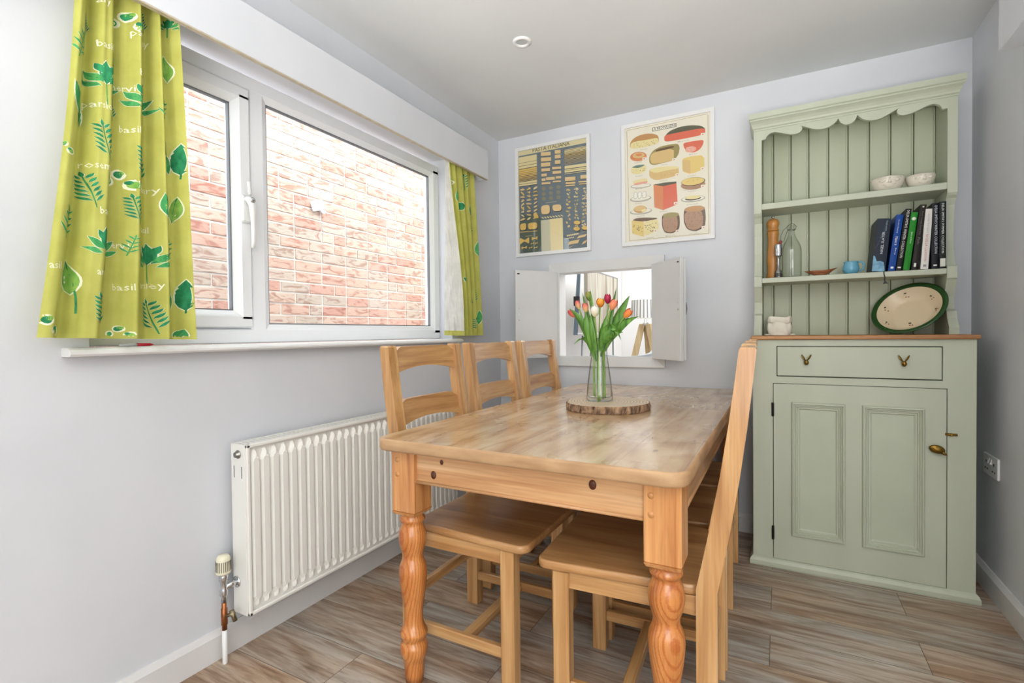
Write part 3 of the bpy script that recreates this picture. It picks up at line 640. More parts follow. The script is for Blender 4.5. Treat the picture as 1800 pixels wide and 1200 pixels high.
m = MB(); lv = [(0, 0), (0.006, .004), (.015, .004), (.025, .003), (.031, .0)]; vs = []
for z, o_ in lv:
    for k in range(n):
        r, a = rr_(k); r = r*.986+.001+o_+(jag[k]+jag[(k*7+int(z*900)) % n])*.6*(1 if 0 < z < .03 else .4); r = max(r, rr_(k)[0]*.986); vs.append((r*math.cos(a), r*math.sin(a), z))
m.add(vs, [(i*n+k, i*n+(k+1) % n, (i+1)*n+(k+1) % n, (i+1)*n+k) for i in range(len(lv)-1) for k in range(n)], 0, False)
m.add([(x*.984, y*.984, 0) for x, y in top]+vs[:n], [(k, (k+1) % n, (k+1) % n+n, k+n) for k in range(n)]); m.build('bark', bark, lg, fixn=False)
vx, vy, vz = 1.014, 1.985, TZ+.0317
vas = thing('glass_vase', 'tall clear flared glass vase holding the tulips', 'vase', (vx, vy, vz))
vg = glassy('vase_glass', (.975, .985, .98), 1.0, (.22, .28, .27))
outer = [(0, 0), (.046, 0), (.051, .003), (.0535, .010), (.0525, .03), (.049, .07), (.044, .11), (.0385, .15), (.034, .18), (.0325, .205), (.034, .225), (.0385, .25), (.040, .256)]
inner = [(.0385, .2555), (.037, .25), (.0322, .225), (.0307, .205), (.032, .18), (.0365, .15), (.042, .11), (.047, .07), (.0503, .03), (.050, .020), (.045, .015), (0, .014)]
MB().lathe(outer+inner, 56, cap=False).build('vase_body', vg, vas)
MB().tube([(.0392*math.cos(2*PI*k/48), .0392*math.sin(2*PI*k/48), .256) for k in range(49)], .0012, 6, cap=False).build('vase_rim', glassy('rim_glass', (.55, .60, .58), 1.0), vas)
stemm = mottled('tulip_stem', (110, 150, 60), (142, 176, 84), 30, .45)
leafm = NT('tulip_leaf'); co = leafm.new('ShaderNodeTexCoord'); mp = leafm.new('ShaderNodeMapping'); mp.inputs['Scale'].default_value = (90, 90, 8); leafm.link(co, 'Object', mp, 0)
nz_ = leafm.new('ShaderNodeTexNoise'); nz_.inputs['Scale'].default_value = 1; leafm.link(mp, 0, nz_, 'Vector'); r_ = leafm.ramp([(.3, srgb(44, 98, 28)), (.7, srgb(112, 164, 68))]); leafm.link(nz_, 'Fac', r_, 0); leafm.link(r_, 0, leafm.b, 'Base Color'); leafm.b.inputs['Roughness'].default_value = .36
leafm = leafm.m
def petal_mat(name, c1, c2):
    t = NT(name); co = t.new('ShaderNodeTexCoord'); sp = t.new('ShaderNodeSeparateXYZ'); t.link(co, 'Generated', sp, 0); r = t.ramp([(.1, srgb(*c1)), (.75, srgb(*c2))]); t.link(sp, 2, r, 0)
    t.link(r, 0, t.b, 'Base Color'); t.b.inputs['Roughness'].default_value = .45; t.b.inputs['Subsurface Weight'].default_value = .0; return t.m
pm = dict(green=petal_mat('petal_green', (96, 130, 50), (150, 150, 60)), pink=petal_mat('petal_pink', (226, 196, 130), (222, 110, 104)), rose=petal_mat('petal_rose', (214, 120, 90), (196, 60, 70)),
          yellow=petal_mat('petal_yellow', (222, 130, 50), (238, 166, 50)), magenta=petal_mat('petal_magenta', (150, 20, 60), (180, 26, 76)), white=petal_mat('petal_white', (226, 222, 186), (242, 240, 228)),
          orange=petal_mat('petal_orange', (236, 150, 70), (240, 128, 70)), salmon=petal_mat('petal_salmon', (236, 160, 110), (232, 132, 100)))
def tulip(label, kind, tip, dirv, ln, wd, base, leaves, mid=None):
    """head centre tip, head direction, length, width; base point in the vase; leaves as control points with width"""
    t = thing('tulip', label, 'flower', (vx, vy, vz), 0, 'tulips in the glass vase')
    O = Vector((vx, vy, vz)); d = Vector(dirv).normalized(); tip = Vector(tip)-O; b = Vector(base)-O
    bot = tip - d*ln*.5
    neck = Vector((b.x*.7+bot.x*.12, b.y*.5+bot.y*.2, .205)); neck.xy = neck.xy*min(1, .024/max(neck.xy.length, 1e-4))
    P = [b, b.lerp(neck, .5), neck, neck.lerp(bot, .5)*1.0 - d*.01, bot - d*.02, bot]
    if mid: P[3] = Vector(mid)-O
    def cr(P, t_):   # Catmull-Rom
        n_ = len(P)-1; x = min(t_*n_, n_-1e-6); i = int(x); f = x-i
        p0, p1, p2, p3 = P[max(i-1, 0)], P[i], P[i+1], P[min(i+2, n_)]
        return .5*((2*p1)+(p2-p0)*f+(2*p0-5*p1+4*p2-p3)*f*f+(3*p1-p0-3*p2+p3)*f**3)
    MB().tube([cr(P, i/24) for i in range(25)], .0032, 8).build('stem', stemm, t)
    a = d.orthogonal().normalized(); M = frame_basis(bot, a, d.cross(a))
    for k in range(6):
        inn = k >= 3; ang = 2*PI*(k % 3)/3 + (PI/3 if inn else 0); sc = .90 if inn else 1
        def fn(u, v, ang=ang, sc=sc):
            hw = 1.16*math.sin(PI*min(1, .10+v*.90))**.6*(1-.25*v); th = ang+(u-.5)*2*hw
            r = wd*.5*sc*(math.sin(PI*(.06+.80*v))**.62)*(1-.18*abs(u-.5)*0)
            if v > .97: r *= .9
            return (r*math.cos(th), r*math.sin(th), ln*sc*v*(1-.05*(2*u-1)**2))
        MB().grid(fn, 8, 10, M=M).build('petal', pm[kind], t)
    for lf, wid in leaves:
        m = MB(); ribbon(m, [Vector(p)-O for p in lf], wid, side=(1, -.25, .15), n=16); m.build('leaf', leafm, t)
zb = TZ+.048
def bs(x, y): return (vx-x*.8+.004, vy+y, zb-.02+abs(x)*.8)
Y = vy
nk = (1.0, Y, 1.0)
tulip('unopened green tulip bud, topmost on the left of the vase', 'green', (.9665, Y+.01, 1.2335), (-.18, 0, 1), .042, .026, bs(.012, .01),
      [([(1.0, Y, .96), (.985, Y+.01, 1.05), (.955, Y+.01, 1.16), (.938, Y+.01, 1.250)], .022)])
tulip('slim pink tulip on the left between green leaves', 'pink', (.930, Y-.02, 1.197), (-.30, -.1, 1), .040, .022, bs(.025, -.01),
      [([(1.0, Y-.01, .97), (.975, Y-.02, 1.06), (.955, Y-.03, 1.13), (.902, Y-.045, 1.180)], .040)])
tulip('dark rose tulip leaning furthest left and down', 'rose', (.902, Y-.02, 1.161), (-.75, -.1, .75), .042, .024, bs(.03, -.012),
      [([(1.0, Y-.02, .98), (.975, Y-.03, 1.055), (.955, Y-.03, 1.070), (.922, Y-.05, 1.030)], .022), ])
tulip('small pink tulip low in the left of the bunch', 'pink', (.968, Y-.035, 1.184), (-.1, -.25, 1), .040, .026, bs(.018, .018),
      [([(1.0, Y-.02, .97), (.98, Y-.04, 1.05), (.957, Y-.05, 1.10), (.976, Y-.04, 1.165)], .036)])
tulip('amber yellow tulip behind the white one', 'yellow', (1.022, Y-.005, 1.203), (.1, -.1, 1), .040, .034, bs(.004, -.02),
      [([(1.0, Y-.01, .97), (.993, Y-.03, 1.06), (.996, Y-.02, 1.15), (.984, Y-.02, 1.262)], .021)])
tulip('deep magenta tulip, highest in the middle', 'magenta', (1.051, Y+.0, 1.218), (-.04, 0, 1), .042, .028, bs(-.012, .005),
      [([(1.02, Y, .98), (1.045, Y+.01, 1.07), (1.06, Y+.01, 1.17), (1.086, Y+.01, 1.262)], .022)])
tulip('white tulip in front at the centre of the bunch', 'white', (1.013, Y-.05, 1.168), (.05, -.15, 1), .048, .036, bs(-.006, -.022),
      [([(1.01, Y-.02, .97), (.998, Y-.05, 1.05), (.994, Y-.06, 1.10), (.998, Y-.055, 1.155)], .026), ([(1.02, Y-.02, .98), (1.03, Y-.03, 1.05), (1.035, Y-.03, 1.10), (1.056, Y-.02, 1.155)], .034)])
tulip('peach orange tulip leaning right beside the magenta one', 'salmon', (1.081, Y-.02, 1.193), (.45, -.1, 1), .048, .032, bs(-.02, .012),
      [([(1.02, Y, .98), (1.05, Y, 1.07), (1.095, Y+.01, 1.17), (1.140, Y+.01, 1.228)], .044), ([(1.02, Y-.03, 1.0), (1.04, Y-.05, 1.075), (1.085, Y-.06, 1.085), (1.135, Y-.07, 1.080)], .034)])
tulip('bright orange tulip furthest right over a long leaf', 'orange', (1.140, Y-.02, 1.155), (.75, -.1, .8), .044, .030, bs(-.026, -.006),
      [([(1.03, Y-.01, 1.0), (1.06, Y-.02, 1.08), (1.11, Y-.02, 1.13), (1.190, Y-.03, 1.143)], .040), ([(1.02, Y-.03, 1.0), (1.035, Y-.05, 1.12), (1.10, Y-.06, 1.13), (1.126, Y-.07, 1.048)], .022), ([(1.03, Y, 1.0), (1.05, Y, 1.07), (1.10, Y+.01, 1.13), (1.146, Y+.01, 1.180)], .026)])
# ------------------------------------------------------------------ dresser base
dx0, dx1, dyf = 1.560, 2.345, 2.565
dr = thing('painted_dresser', 'tall sage green painted kitchen dresser with wooden top and open shelves', 'dresser', (1.9525, 2.75, 0))
ox, oy = 1.9525, 2.75
Tm = Matrix.Translation((-ox, -oy, 0))
B = lambda *a, **k: MB().box(*a, M=Tm, **k)
ff = .02
m = MB()
m.box(dx0, 1.6415, dyf, dyf+ff, .03, 1.038, M=Tm).box(2.2575, dx1, dyf, dyf+ff, .03, 1.038, M=Tm).box(1.6415, 1.657, dyf, dyf+ff, .842, 1.038, M=Tm).box(2.243, 2.2575, dyf, dyf+ff, .842, 1.038, M=Tm).box(1.657, 2.243, dyf, dyf+ff, 1.010, 1.038, M=Tm).box(1.657, 2.243, dyf, dyf+ff, .842, .872, M=Tm)
m.box(1.6415, 2.2575, dyf, dyf+ff, .03, .0395, M=Tm)
m.box(dx0, dx0+.02, dyf+ff, 2.949, .0, 1.038, M=Tm).box(dx1-.02, dx1, dyf+ff, 2.949, 0, 1.038, M=Tm).box(dx0+.02, dx1-.02, 2.935, 2.949, .0, 1.038, M=Tm).box(dx0+.02, dx1-.02, dyf+ff, 2.935, .02, .036, M=Tm)
m.build('carcase', sage, dr)
m = MB(); 
prof = [(0, 0), (-.012, 0), (-.014, .006), (-.014, .022), (-.008, .034), (-.001, .040), (0, .040)]
vs = []
for x, e in ((dx0, -1), (dx1, 1)):
    for p, z in prof: vs.append((x-e*p, dyf+p, z))
k = len(prof); fs = [(i, (i+1) % k, (i+1) % k+k, i+k) for i in range(k)]
m.add(vs, fs, M=Tm)
for x, e in ((dx0, -1), (dx1, 1)):
    vs = [(x-e*p, dyf+p, z) for p, z in prof]+[(x-e*p, 2.945, z) for p, z in prof]; m.add(vs, fs, M=Tm)
m.build('plinth_moulding', sage, dr)
topw = wood('dresser_top_pine', 0, (196, 148, 96), (172, 122, 74), (134, 88, 50), rough=.45, across=40, along=2)
B(1.553, 2.355, 2.548, 2.949, 1.0385, 1.0565, bev=.005, seg=3).build('worktop', topw, dr)
dw = B(1.6595, 2.2405, dyf-.001, dyf+.019, .876, 1.0065, bev=.0025).build('drawer', sage, dr)
B(1.657, 2.243, dyf+.0195, dyf+.022, .872, 1.010).build('drawer_gap', plain('gap_shade', (26, 28, 22), .9), dr)
def hare_knob(x, z):
    m = MB(); y = dyf-.002
    m.ball((0, -.014, 0), (.0095, .011, .012), 18, 12); m.tube([(0, 0, 0), (0, -.01, 0)], .005, 10); m.ball((0, -.024, -.004), (.004, .004, .004), 10, 8)
    for s in (-1, 1): m.tube([(s*.004, -.010, .009), (s*.010, -.010, .019), (s*.016, -.009, .030), (s*.019, -.008, .035)], [.0025, .0052, .0045, .001], 10, flat=.5)
    o = m.build('knob', brass, dw, 'dark brass knob shaped like a hare head'); o.location = (x-ox, y-oy, z)
hare_knob(1.773, .938); hare_knob(2.117, .939)
# door
D0, D1, E0, E1 = 1.6445, 2.2545, .0415, .8395
P1 = (1.715, 1.918, .155, .760); P2 = (1.977, 2.187, .155, .760)
m = MB(); yf, yb = dyf-.0008, dyf+.020
for a in ((D0, P1[0], E0, E1), (P1[1], P2[0], E0, E1), (P2[1], D1, E0, E1), (P1[0], P1[1], E0, P1[2]), (P1[0], P1[1], P1[3], E1), (P2[0], P2[1], E0, P2[2]), (P2[0], P2[1], P2[3], E1)):
    m.box(a[0], a[1], yf, yb, a[2], a[3], M=Tm)
do = m.build('door', sage, dr)
for P in (P1, P2):
    m = MB(); st = [(0, -.001), (.0005, .006), (.004, .011), (.0085, .0115), (.0105, .0065), (.0110, .0045), (.0150, .0060), (.0170, .0020), (.0180, -.0005), (.0220, .0008), (.0240, -.0030), (.0250, -.0045), (.0300, -.0040), (.032, -.0065), (.036, -.009)]
    vs = []
    for d, h in st: vs += [(P[0]+d, yf-h, P[2]+d), (P[1]-d, yf-h, P[2]+d), (P[1]-d, yf-h, P[3]-d), (P[0]+d, yf-h, P[3]-d)]
    m.add(vs, [(4*i+k, 4*i+(k+1) % 4, 4*i+4+(k+1) % 4, 4*i+4+k) for i in range(len(st)-1) for k in range(4)], M=Tm); m.build('panel_moulding', sage, do)
    B(P[0]+.0345, P[1]-.0345, yf+.0085, yf+.014, P[2]+.0345, P[3]-.0345).build('panel', mottled('sage_panel', (178, 188, 166), (186, 196, 174), 5, .42, .15, 50), do)
m = MB().ball((0, -.018, 0), (.026, .010, .017), 24, 14).tube([(0, 0, 0), (0, -.012, 0)], .008, 12).tube([(.018, -.02, -.006), (.028, -.021, -.011), (.036, -.021, -.012)], [.008, .004, .001], 10)
m.tube([(-.016, -.026, .002), (-.004, -.0285, -.006), (.012, -.026, -.008)], [.001, .003, .001], 8)
o = m.build('knob', brass, do, 'oval aged brass knob'); o.location = (2.222-ox, dyf-oy, .600); o.rotation_euler = (0, .25, 0)
m = MB().box(-.018, .020, -.004, 0, -.005, .005, .001).tube([(-.016, -.006, 0), (.018, -.006, 0)], .0032, 8).box(-.004, .004, -.010, 0, -.006, .006, .001); o = m.build('latch_bolt', brass, dr); o.location = (2.268-ox, dyf-.001-oy, .660)
for z in (.722, .158): 
    m = MB().box(-.004, .004, -.006, .0, -.031, .031, .001).lathe([(.005, -.031), (.0055, -.028), (.0055, .028), (.005, .031)], 12, (0, -.005, 0)); o = m.build('hinge', plain('black_iron', (34, 32, 30), .45, .6), do); o.location = (1.6415-ox, dyf-oy, z)
B(1.6418, 2.2572, yb+.0006, yb+.003, .036, .842).build('door_gap', MC['gap_shade'], dr)
# ------------------------------------------------------------------ hutch (plate rack)
hx0, hx1, hyf, hyb = 1.559, 2.329, 2.745, 2.949; ix0, ix1 = 1.593, 2.296
ZB = 1.0567; Z2a, Z2b = 1.313, 1.337; Z1a, Z1b = 1.671, 1.700
side = [(hyb, ZB), (2.715, ZB), (2.713, 1.085), (2.724, 1.10), (2.742, 1.125), (2.752, 1.155), (2.780, 1.165), (2.790, 1.19), (2.786, 1.22), (2.766, 1.262), (2.752, 1.288), (2.746, 1.295), (hyf, 1.300), (hyf, Z2b+.008), (2.765, Z2b+.014), (2.775, Z2b+.03), (2.792, Z2b+.08), (2.80, 1.46), (2.796, 1.55), (2.782, 1.61), (2.765, 1.635), (2.753, 1.645), (hyf, 1.655), (hyf, 2.09), (hyb, 2.09)]
for x0, x1 in ((hx0, ix0), (ix1, hx1)):
    MB().prism(side, x0, x1, axis=0, M=Tm).build('shelf_side', sage, dr)
# tongue and groove back boards
bx = [ix0, 1.643, 1.722, 1.800, 1.884, 1.964, 2.049, 2.1315, 2.217, ix1+.0005]
m = MB()
for i in range(9):
    a, b = bx[i], bx[i+1]; y = 2.930
    pr = [(a+.0012, y+.008), (a+.0030, y), (b-.0105, y), (b-.0098, y+.0032), (b-.0090, y+.0032), (b-.0080, y), (b-.003, y), (b-.0012, y+.008)]
    m.prism(pr, ZB, 2.09, axis=2, M=Tm)
m.build('back_boards', sagein, dr)
B(ix0, ix1, 2.9382, 2.948, ZB, 2.09).build('back_panel', plain('groove_shade', (96, 104, 76), .8), dr)
def shelf(z0, z1):
    B(ix0, ix1, hyf+.001, 2.930, z0, z1, bev=.002).build('shelf', sage, dr)
shelf(Z2a, Z2b); shelf(Z1a, Z1b)
# scalloped frieze
cx_ = 1.9445
half = [(ix0, 2.010), (1.6115, 2.010), (1.6135, 2.0185), (1.6185, 2.027), (1.626, 2.0335), (1.634, 2.0375), (1.645, 2.039), (1.658, 2.0365), (1.672, 2.031), (1.69, 2.0235), (1.712, 2.0155), (1.730, 2.0120), (1.744, 2.0125), (1.757, 2.0175), (1.764, 2.0265), (1.7655, 2.0355), (1.7625, 2.043), (1.7535, 2.0475),
        (1.763, 2.0445), (1.776, 2.038), (1.790, 2.031), (1.806, 2.0225), (1.822, 2.0165), (1.84, 2.0135), (1.858, 2.0145), (1.875, 2.0195), (1.890, 2.028), (1.902, 2.040), (1.9085, 2.049), (1.9125, 2.037), (1.919, 2.026), (1.929, 2.018), (1.9375, 2.0145)]
low = half + [(2*cx_-x, z) for x, z in half[::-1]]; low = [(min(max(x, ix0), ix1), z) for x, z in low]
MB().prism([(x, z) for x, z in low]+[(ix1, 2.09), (ix0, 2.09)], hyf+.0, hyf+.018, axis=1, M=Tm).build('scalloped_frieze', sage, dr)
# cornice
pr = [(0, 2.056), (.004, 2.056), (.004, 2.062), (.010, 2.066), (.014, 2.074), (.022, 2.084), (.032, 2.092), (.036, 2.094), (.036, 2.100), (.043, 2.104), (.043, 2.128), (0, 2.128)]
k = len(pr); m = MB(); vs = []
for x, e in ((hx0, -1), (hx1, 1)): vs += [(x+e*p*.45, hyf-p, z) for p, z in pr]
fs = [(i, (i+1) % k, (i+1) % k+k, i+k) for i in range(k)]; m.add(vs, fs, M=Tm)
for x, e in ((hx0, -1), (hx1, 1)):
    vs = [(x+e*p*.45, hyf-p, z) for p, z in pr]+[(x+e*p*.45, hyb, z) for p, z in pr]; m.add(vs, fs+[tuple(range(k, 2*k))], M=Tm)
m.box(hx0, hx1, hyf, hyb, 2.0905, 2.128, M=Tm)
m.build('cornice', sage, dr)

# ------------------------------------------------------------------ things on the dresser
S1, S2, S0 = Z1b+.0006, Z2b+.0006, ZB+.0004
# two bowls with faces
cer = plain('ivory_glaze', (222, 216, 202), .22)
def face_bowl(label, x, r, h, rz, smile=1):
    t = thing('face_bowl', label, 'bowl', (x, 2.805, S1), rz, 'ivory face bowls on the top shelf')
    pr = [(r*.62, 0), (r*.70, .003), (r*.86, h*.35), (r*.97, h*.7), (r, h-.003), (r-.002, h), (r-.005, h-.002), (r*.90, h*.6), (r*.78, h*.3), (r*.55, .008), (0, .007)]
    MB().lathe([(0, 0)]+pr, 48, cap=False).build('bowl_body', cer, t)
    def on(th, z, o=.0):   # a point on the wall
        q = z/h; rad = r*(.70+.16*min(1, q/.35)) if q < .35 else r*(.86+.11*(q-.35)/.35) if q < .7 else r*(.97+.03*(q-.7)/.3)
        a = -PI/2+th; return ((rad+o)*math.cos(a), (rad+o)*math.sin(a), z)
    m = MB()
    for s in (-1, 1):
        m.tube([on(s*(.20+.11*k), h*(.86+.04*math.sin(PI*k/5)), .0005) for k in range(6)], [.001, .0026, .003, .003, .0024, .0008], 8)       # brow
        m.tube([on(s*(.24+.09*k), h*(.68-.10*math.sin(PI*k/5)), .0005) for k in range(6)], [.0008, .0020, .0024, .0024, .0020, .0008], 8)       # closed lid
        m.ball(on(s*.46, h*.69, -.0015), (.0095, .0055, .0056), 14, 8)
    m.tube([on(0, h*.86, -.001), on(0, h*.70, .001), on(0, h*.55, .004), on(0, h*.50, .001)], [.003, .0042, .0058, .004], 10)
    m.tube([on(s_*.16, h*.50, .001) for s_ in (-1, 0, 1)], [.0015, .003, .0015], 8)
    m.tube([on((k-5)*.085, h*(.29+.10*smile*abs((k-5)/5)**2-.012*math.cos(PI*(k-5)/2.5)), .001) for k in range(11)], [.0008, .0022, .003, .0034, .0036, .003, .0036, .0034, .003, .0022, .0008], 8)
    m.tube([on((k-4)*.085, h*(.21+.08*smile*abs((k-4)/4)**2), .001) for k in range(9)], [.0006, .0018, .0026, .003, .0032, .003, .0026, .0018, .0006], 8)
    m.build('face_relief', cer, t)
face_bowl('larger ivory bowl with a sleeping smiling face, left of the pair', 2.100, .0635, .058, -.02, 1.3)
face_bowl('smaller ivory bowl with a smirking face, next to the upright', 2.217, .0535, .053, .10, .5)
# pepper mill
t = thing('pepper_mill', 'tall turned wooden pepper mill at the left end of the middle shelf', 'pepper mill', (1.641, 2.835, S2))
mw = wood('mill_beech', 2, (206, 152, 84), (190, 132, 64), (160, 104, 46), rough=.3, across=30)
MB().lathe([(.028, 0), (.029, .004), (.029, .022), (.026, .032), (.0245, .045), (.026, .065), (.028, .085), (.027, .115), (.0245, .150), (.0225, .180), (.023, .205), (.026, .224), (.0265, .232), (.024, .238)], 36).build('mill_body', mw, t)
MB().lathe([(.023, .2385), (.0265, .242), (.0265, .247), (.0235, .252), (.0245, .258), (.0285, .268), (.029, .277), (.0265, .289), (.018, .298), (.006, .301), (0, .301)], 36).build('mill_cap', mw, t)
MB().lathe([(.004, .301), (.004, .306), (.0065, .308), (.006, .313), (0, .315)], 16).build('finial', chrome, t)
t = thing('metal_grinder', 'slim chrome and clear grinder in front of the wooden mill', 'grinder', (1.665, 2.778, S2))
MB().lathe([(.016, .108), (.0165, .110), (.0165, .160), (.0155, .163), (0, .1635)], 28, cap=False).build('grinder_cap', chrome, t)
MB().lathe([(.016, 0), (.0165, .002), (.0165, .026), (.014, .034), (.0085, .040), (.0085, .100), (.012, .106), (.015, .108)], 28).build('grinder_body', plain('dull_chrome', (150, 150, 148), .2, .9), t)
MB().lathe([(.0172, .004), (.0172, .024)], 28, cap=False).build('base_band', plain('dark_smoke', (60, 60, 56), .2), t)
# swing top bottle
bg = glassy('bottle_glass', (.965, .975, .965), 1.0, (.34, .38, .34))
t = thing('swing_top_bottle', 'empty clear glass swing top bottle with wire clasp', 'bottle', (1.722, 2.825, S2))
o_ = [(0, 0), (.038, 0), (.0425, .004), (.0435, .012), (.0435, .130), (.041, .150), (.033, .172), (.022, .192), (.0155, .210), (.0135, .228), (.0135, .244), (.016, .246), (.016, .256), (.013, .258)]
MB().lathe(o_+[(.0105, .257), (.0105, .228), (.0125, .210), (.019, .192), (.030, .171), (.038, .149), (.0405, .129), (.0405, .014), (.036, .006), (0, .010)], 44, cap=False).build('bottle_body', bg, t)
m = MB(); m.tube([(-.016, 0, .238), (-.022, 0, .25), (-.036, 0, .238), (-.046, 0, .212), (-.047, 0, .190), (-.040, 0, .178), (-.032, 0, .186), (-.027, 0, .21), (-.017, 0, .236)], .0014, 6)
m.tube([(.016, 0, .238), (.021, 0, .252), (.012, 0, .262), (0, 0, .268), (-.012, 0, .262), (-.022, 0, .25)], .0014, 6)
m.tube([(.0165*math.cos(a), .0165*math.sin(a), .236) for a in [2*PI*k/20 for k in range(21)]], .0013, 6); m.build('wire_clasp', plain('clasp_steel', (110, 110, 108), .3, .9), t)
m = MB().lathe([(.010, 0), (.012, .004), (.012, .010), (.006, .013), (0, .013)], 18, M=frame_basis((-.043, 0, .176), (.3, 0, 1), (0, 1, 0))); m.build('stopper', plain('red_rubber', (150, 60, 50), .5), t)
# little wooden boat dish
t = thing('wooden_dish', 'small boat shaped reddish wooden dish on the middle shelf', 'dish', (1.843, 2.80, S2), .12)
m = MB().grid(lambda u, v: ((.030+.034*v+.0*u)*math.cos(2*PI*u)*(.55+.55*v), .026*math.sin(2*PI*u)*(.5+.5*v), .0005+.024*v**1.6+.012*v*max(0, math.cos(2*PI*u))**2), 40, 8, closeu=True)
m.grid(lambda u, v: ((.030+.031*v)*math.cos(2*PI*u)*(.5+.56*v), .023*math.sin(2*PI*u)*(.5+.5*v), .004+.021*v**1.6+.012*v*max(0, math.cos(2*PI*u))**2), 40, 8, closeu=True)
m.lathe([(0, .0), (.018, 0)], 30, sy=.7, cap=False)
m.build('dish_body', wood('red_wood', 0, (178, 116, 80), (150, 88, 58), (104, 54, 36), rough=.35, across=60), t)
# blue mug
t = thing('blue_mug', 'small rounded light blue mug leaning towards the books', 'mug', (1.962, 2.800, S2), -.05)
bl = plain('blue_glaze', (104, 168, 196), .18)
MB().lathe([(0, 0), (.020, 0), (.022, .002), (.030, .012), (.0335, .024), (.031, .040), (.0275, .050), (.029, .058), (.0275, .0585), (.0255, .050), (.029, .040), (.031, .024), (.027, .012), (.018, .005), (0, .004)], 36, cap=False).build('mug_body', bl, t)
MB().tube([(.0265, 0, .052), (.038, 0, .056), (.048, 0, .050), (.051, 0, .036), (.045, 0, .020), (.032, 0, .012)], [.0035, .0042, .0045, .0045, .004, .0035], 10).build('mug_handle', bl, t)
# small linen bag
t = thing('linen_pouch', 'small cream linen pouch with rolled top at the left of the worktop', 'pouch', (1.667, 2.80, S0))
lin = mottled('linen', (222, 216, 200), (236, 232, 220), 20, .9, .5, 300)
def pouch(u, v):
    a = 2*PI*u; z = v*.072
    ex = (.058 if v < .08 else .050) + .006*math.sin(PI*v) - .003*v; ey = .030+.006*math.sin(PI*v)
    fl_ = 1+.04*math.sin(5*a+4*v)+.03*math.sin(9*a)*v
    return (math.copysign(abs(math.cos(a))**.75, math.cos(a))*ex*fl_, math.copysign(abs(math.sin(a))**.75, math.sin(a))*ey*fl_, z+.003*math.sin(3*a))if v > 0 else (math.cos(a)*.055, math.sin(a)*.032, 0)
MB().grid(pouch, 60, 12, closeu=True).grid(lambda u, v: (math.cos(2*PI*u)*.054*(1-v), math.sin(2*PI*u)*.031*(1-v), .0), 30, 2, closeu=True).build('bag_body', lin, t)
def cuff(u, v):
    a = 2*PI*u; b = PI*2*v
    k = 1+.05*math.sin(5*a)+.03*math.sin(9*a+1); th = .010
    return (math.copysign(abs(math.cos(a))**.7, math.cos(a))*(.048*k+.006*math.cos(b)), math.copysign(abs(math.sin(a))**.7, math.sin(a))*(.030*k+.006*math.cos(b)), .074+.017*math.sin(b)+.003*math.sin(3*a+2))
MB().grid(cuff, 60, 12, closeu=True).build('rolled_cuff', lin, t)
m = MB().tube([(-.05, -.030, .004), (-.066, -.036, .003), (-.058, -.040, .003), (-.04, -.035, .003)], .003, 8); m.build('drawstring', lin, t); MB().tube([(.045, -.032, .004), (.062, -.036, .003), (.07, -.03, .003)], .003, 8).build('drawstring', lin, t)
# big pottery dish with green rim leaning back
nrm = Vector((-.44, -.67, .60)).normalized(); upv = (Vector((0, 0, 1))-nrm*nrm.z).normalized(); rt = upv.cross(nrm)
R0 = .142
t = thing('pottery_dish', 'large cream pottery dish with dark green rim leaning on the dresser back', 'dish', (2.172, 2.79, S0+.1185))
Mb = Matrix((rt, upv, nrm)).transposed().to_4x4()
cream = plain('cream_glaze', (226, 208, 176), .2); grn = plain('green_glaze', (38, 74, 34), .22); terr = mottled('terracotta', (140, 72, 46), (160, 88, 58), 20, .6)
MB().lathe([(0, -.052), (.070, -.052), (.085, -.046), (.118, -.014), (R0-.012, -.004), (R0-.002, -.002)], 72, M=Mb, cap=False).build('dish_underside', terr, t)
MB().lathe([(0, -.046), (.068, -.046), (.082, -.041), (.112, -.010), (.1205, -.0025)], 72, M=Mb, cap=False).build('dish_well', cream, t)
MB().lathe([(.1200, -.003), (.1235, .000), (R0-.006, .002), (R0, .000), (R0-.001, -.003)], 72, M=Mb, cap=False).build('dish_rim', grn, t)
def wellz(r):
    pts = [(0, -.046), (.068, -.046), (.082, -.041), (.112, -.010), (.1205, -.0025)]
    for (a, b), (c, d) in zip(pts, pts[1:]):
        if r <= c: return b+(d-b)*(r-a)/(c-a)
    return -.0025
m = MB(); dk = MB()
for a in (1.95, .85, 3.0, 4.9, .05, 3.9):
    r = .098
    if a in (4.9,): r = .060
    px, py = r*math.cos(a), r*math.sin(a)
    for dx, dy, rr2, mi in ((-.006, .006, .006, 0), (-.003, -.006, .0035, 1), (.006, -.004, .0035, 1)):
        qx, qy = px+dx, py+dy; zz = wellz(math.hypot(qx, qy))
        m.ball((qx, qy, zz+.0006), (rr2, rr2*.75, .0012), 10, 6, mi=mi, M=Mb)
m.build('painted_cherries', [plain('dark_leaf_glaze', (60, 66, 36), .3), plain('cherry_glaze', (130, 44, 34), .3)], t)

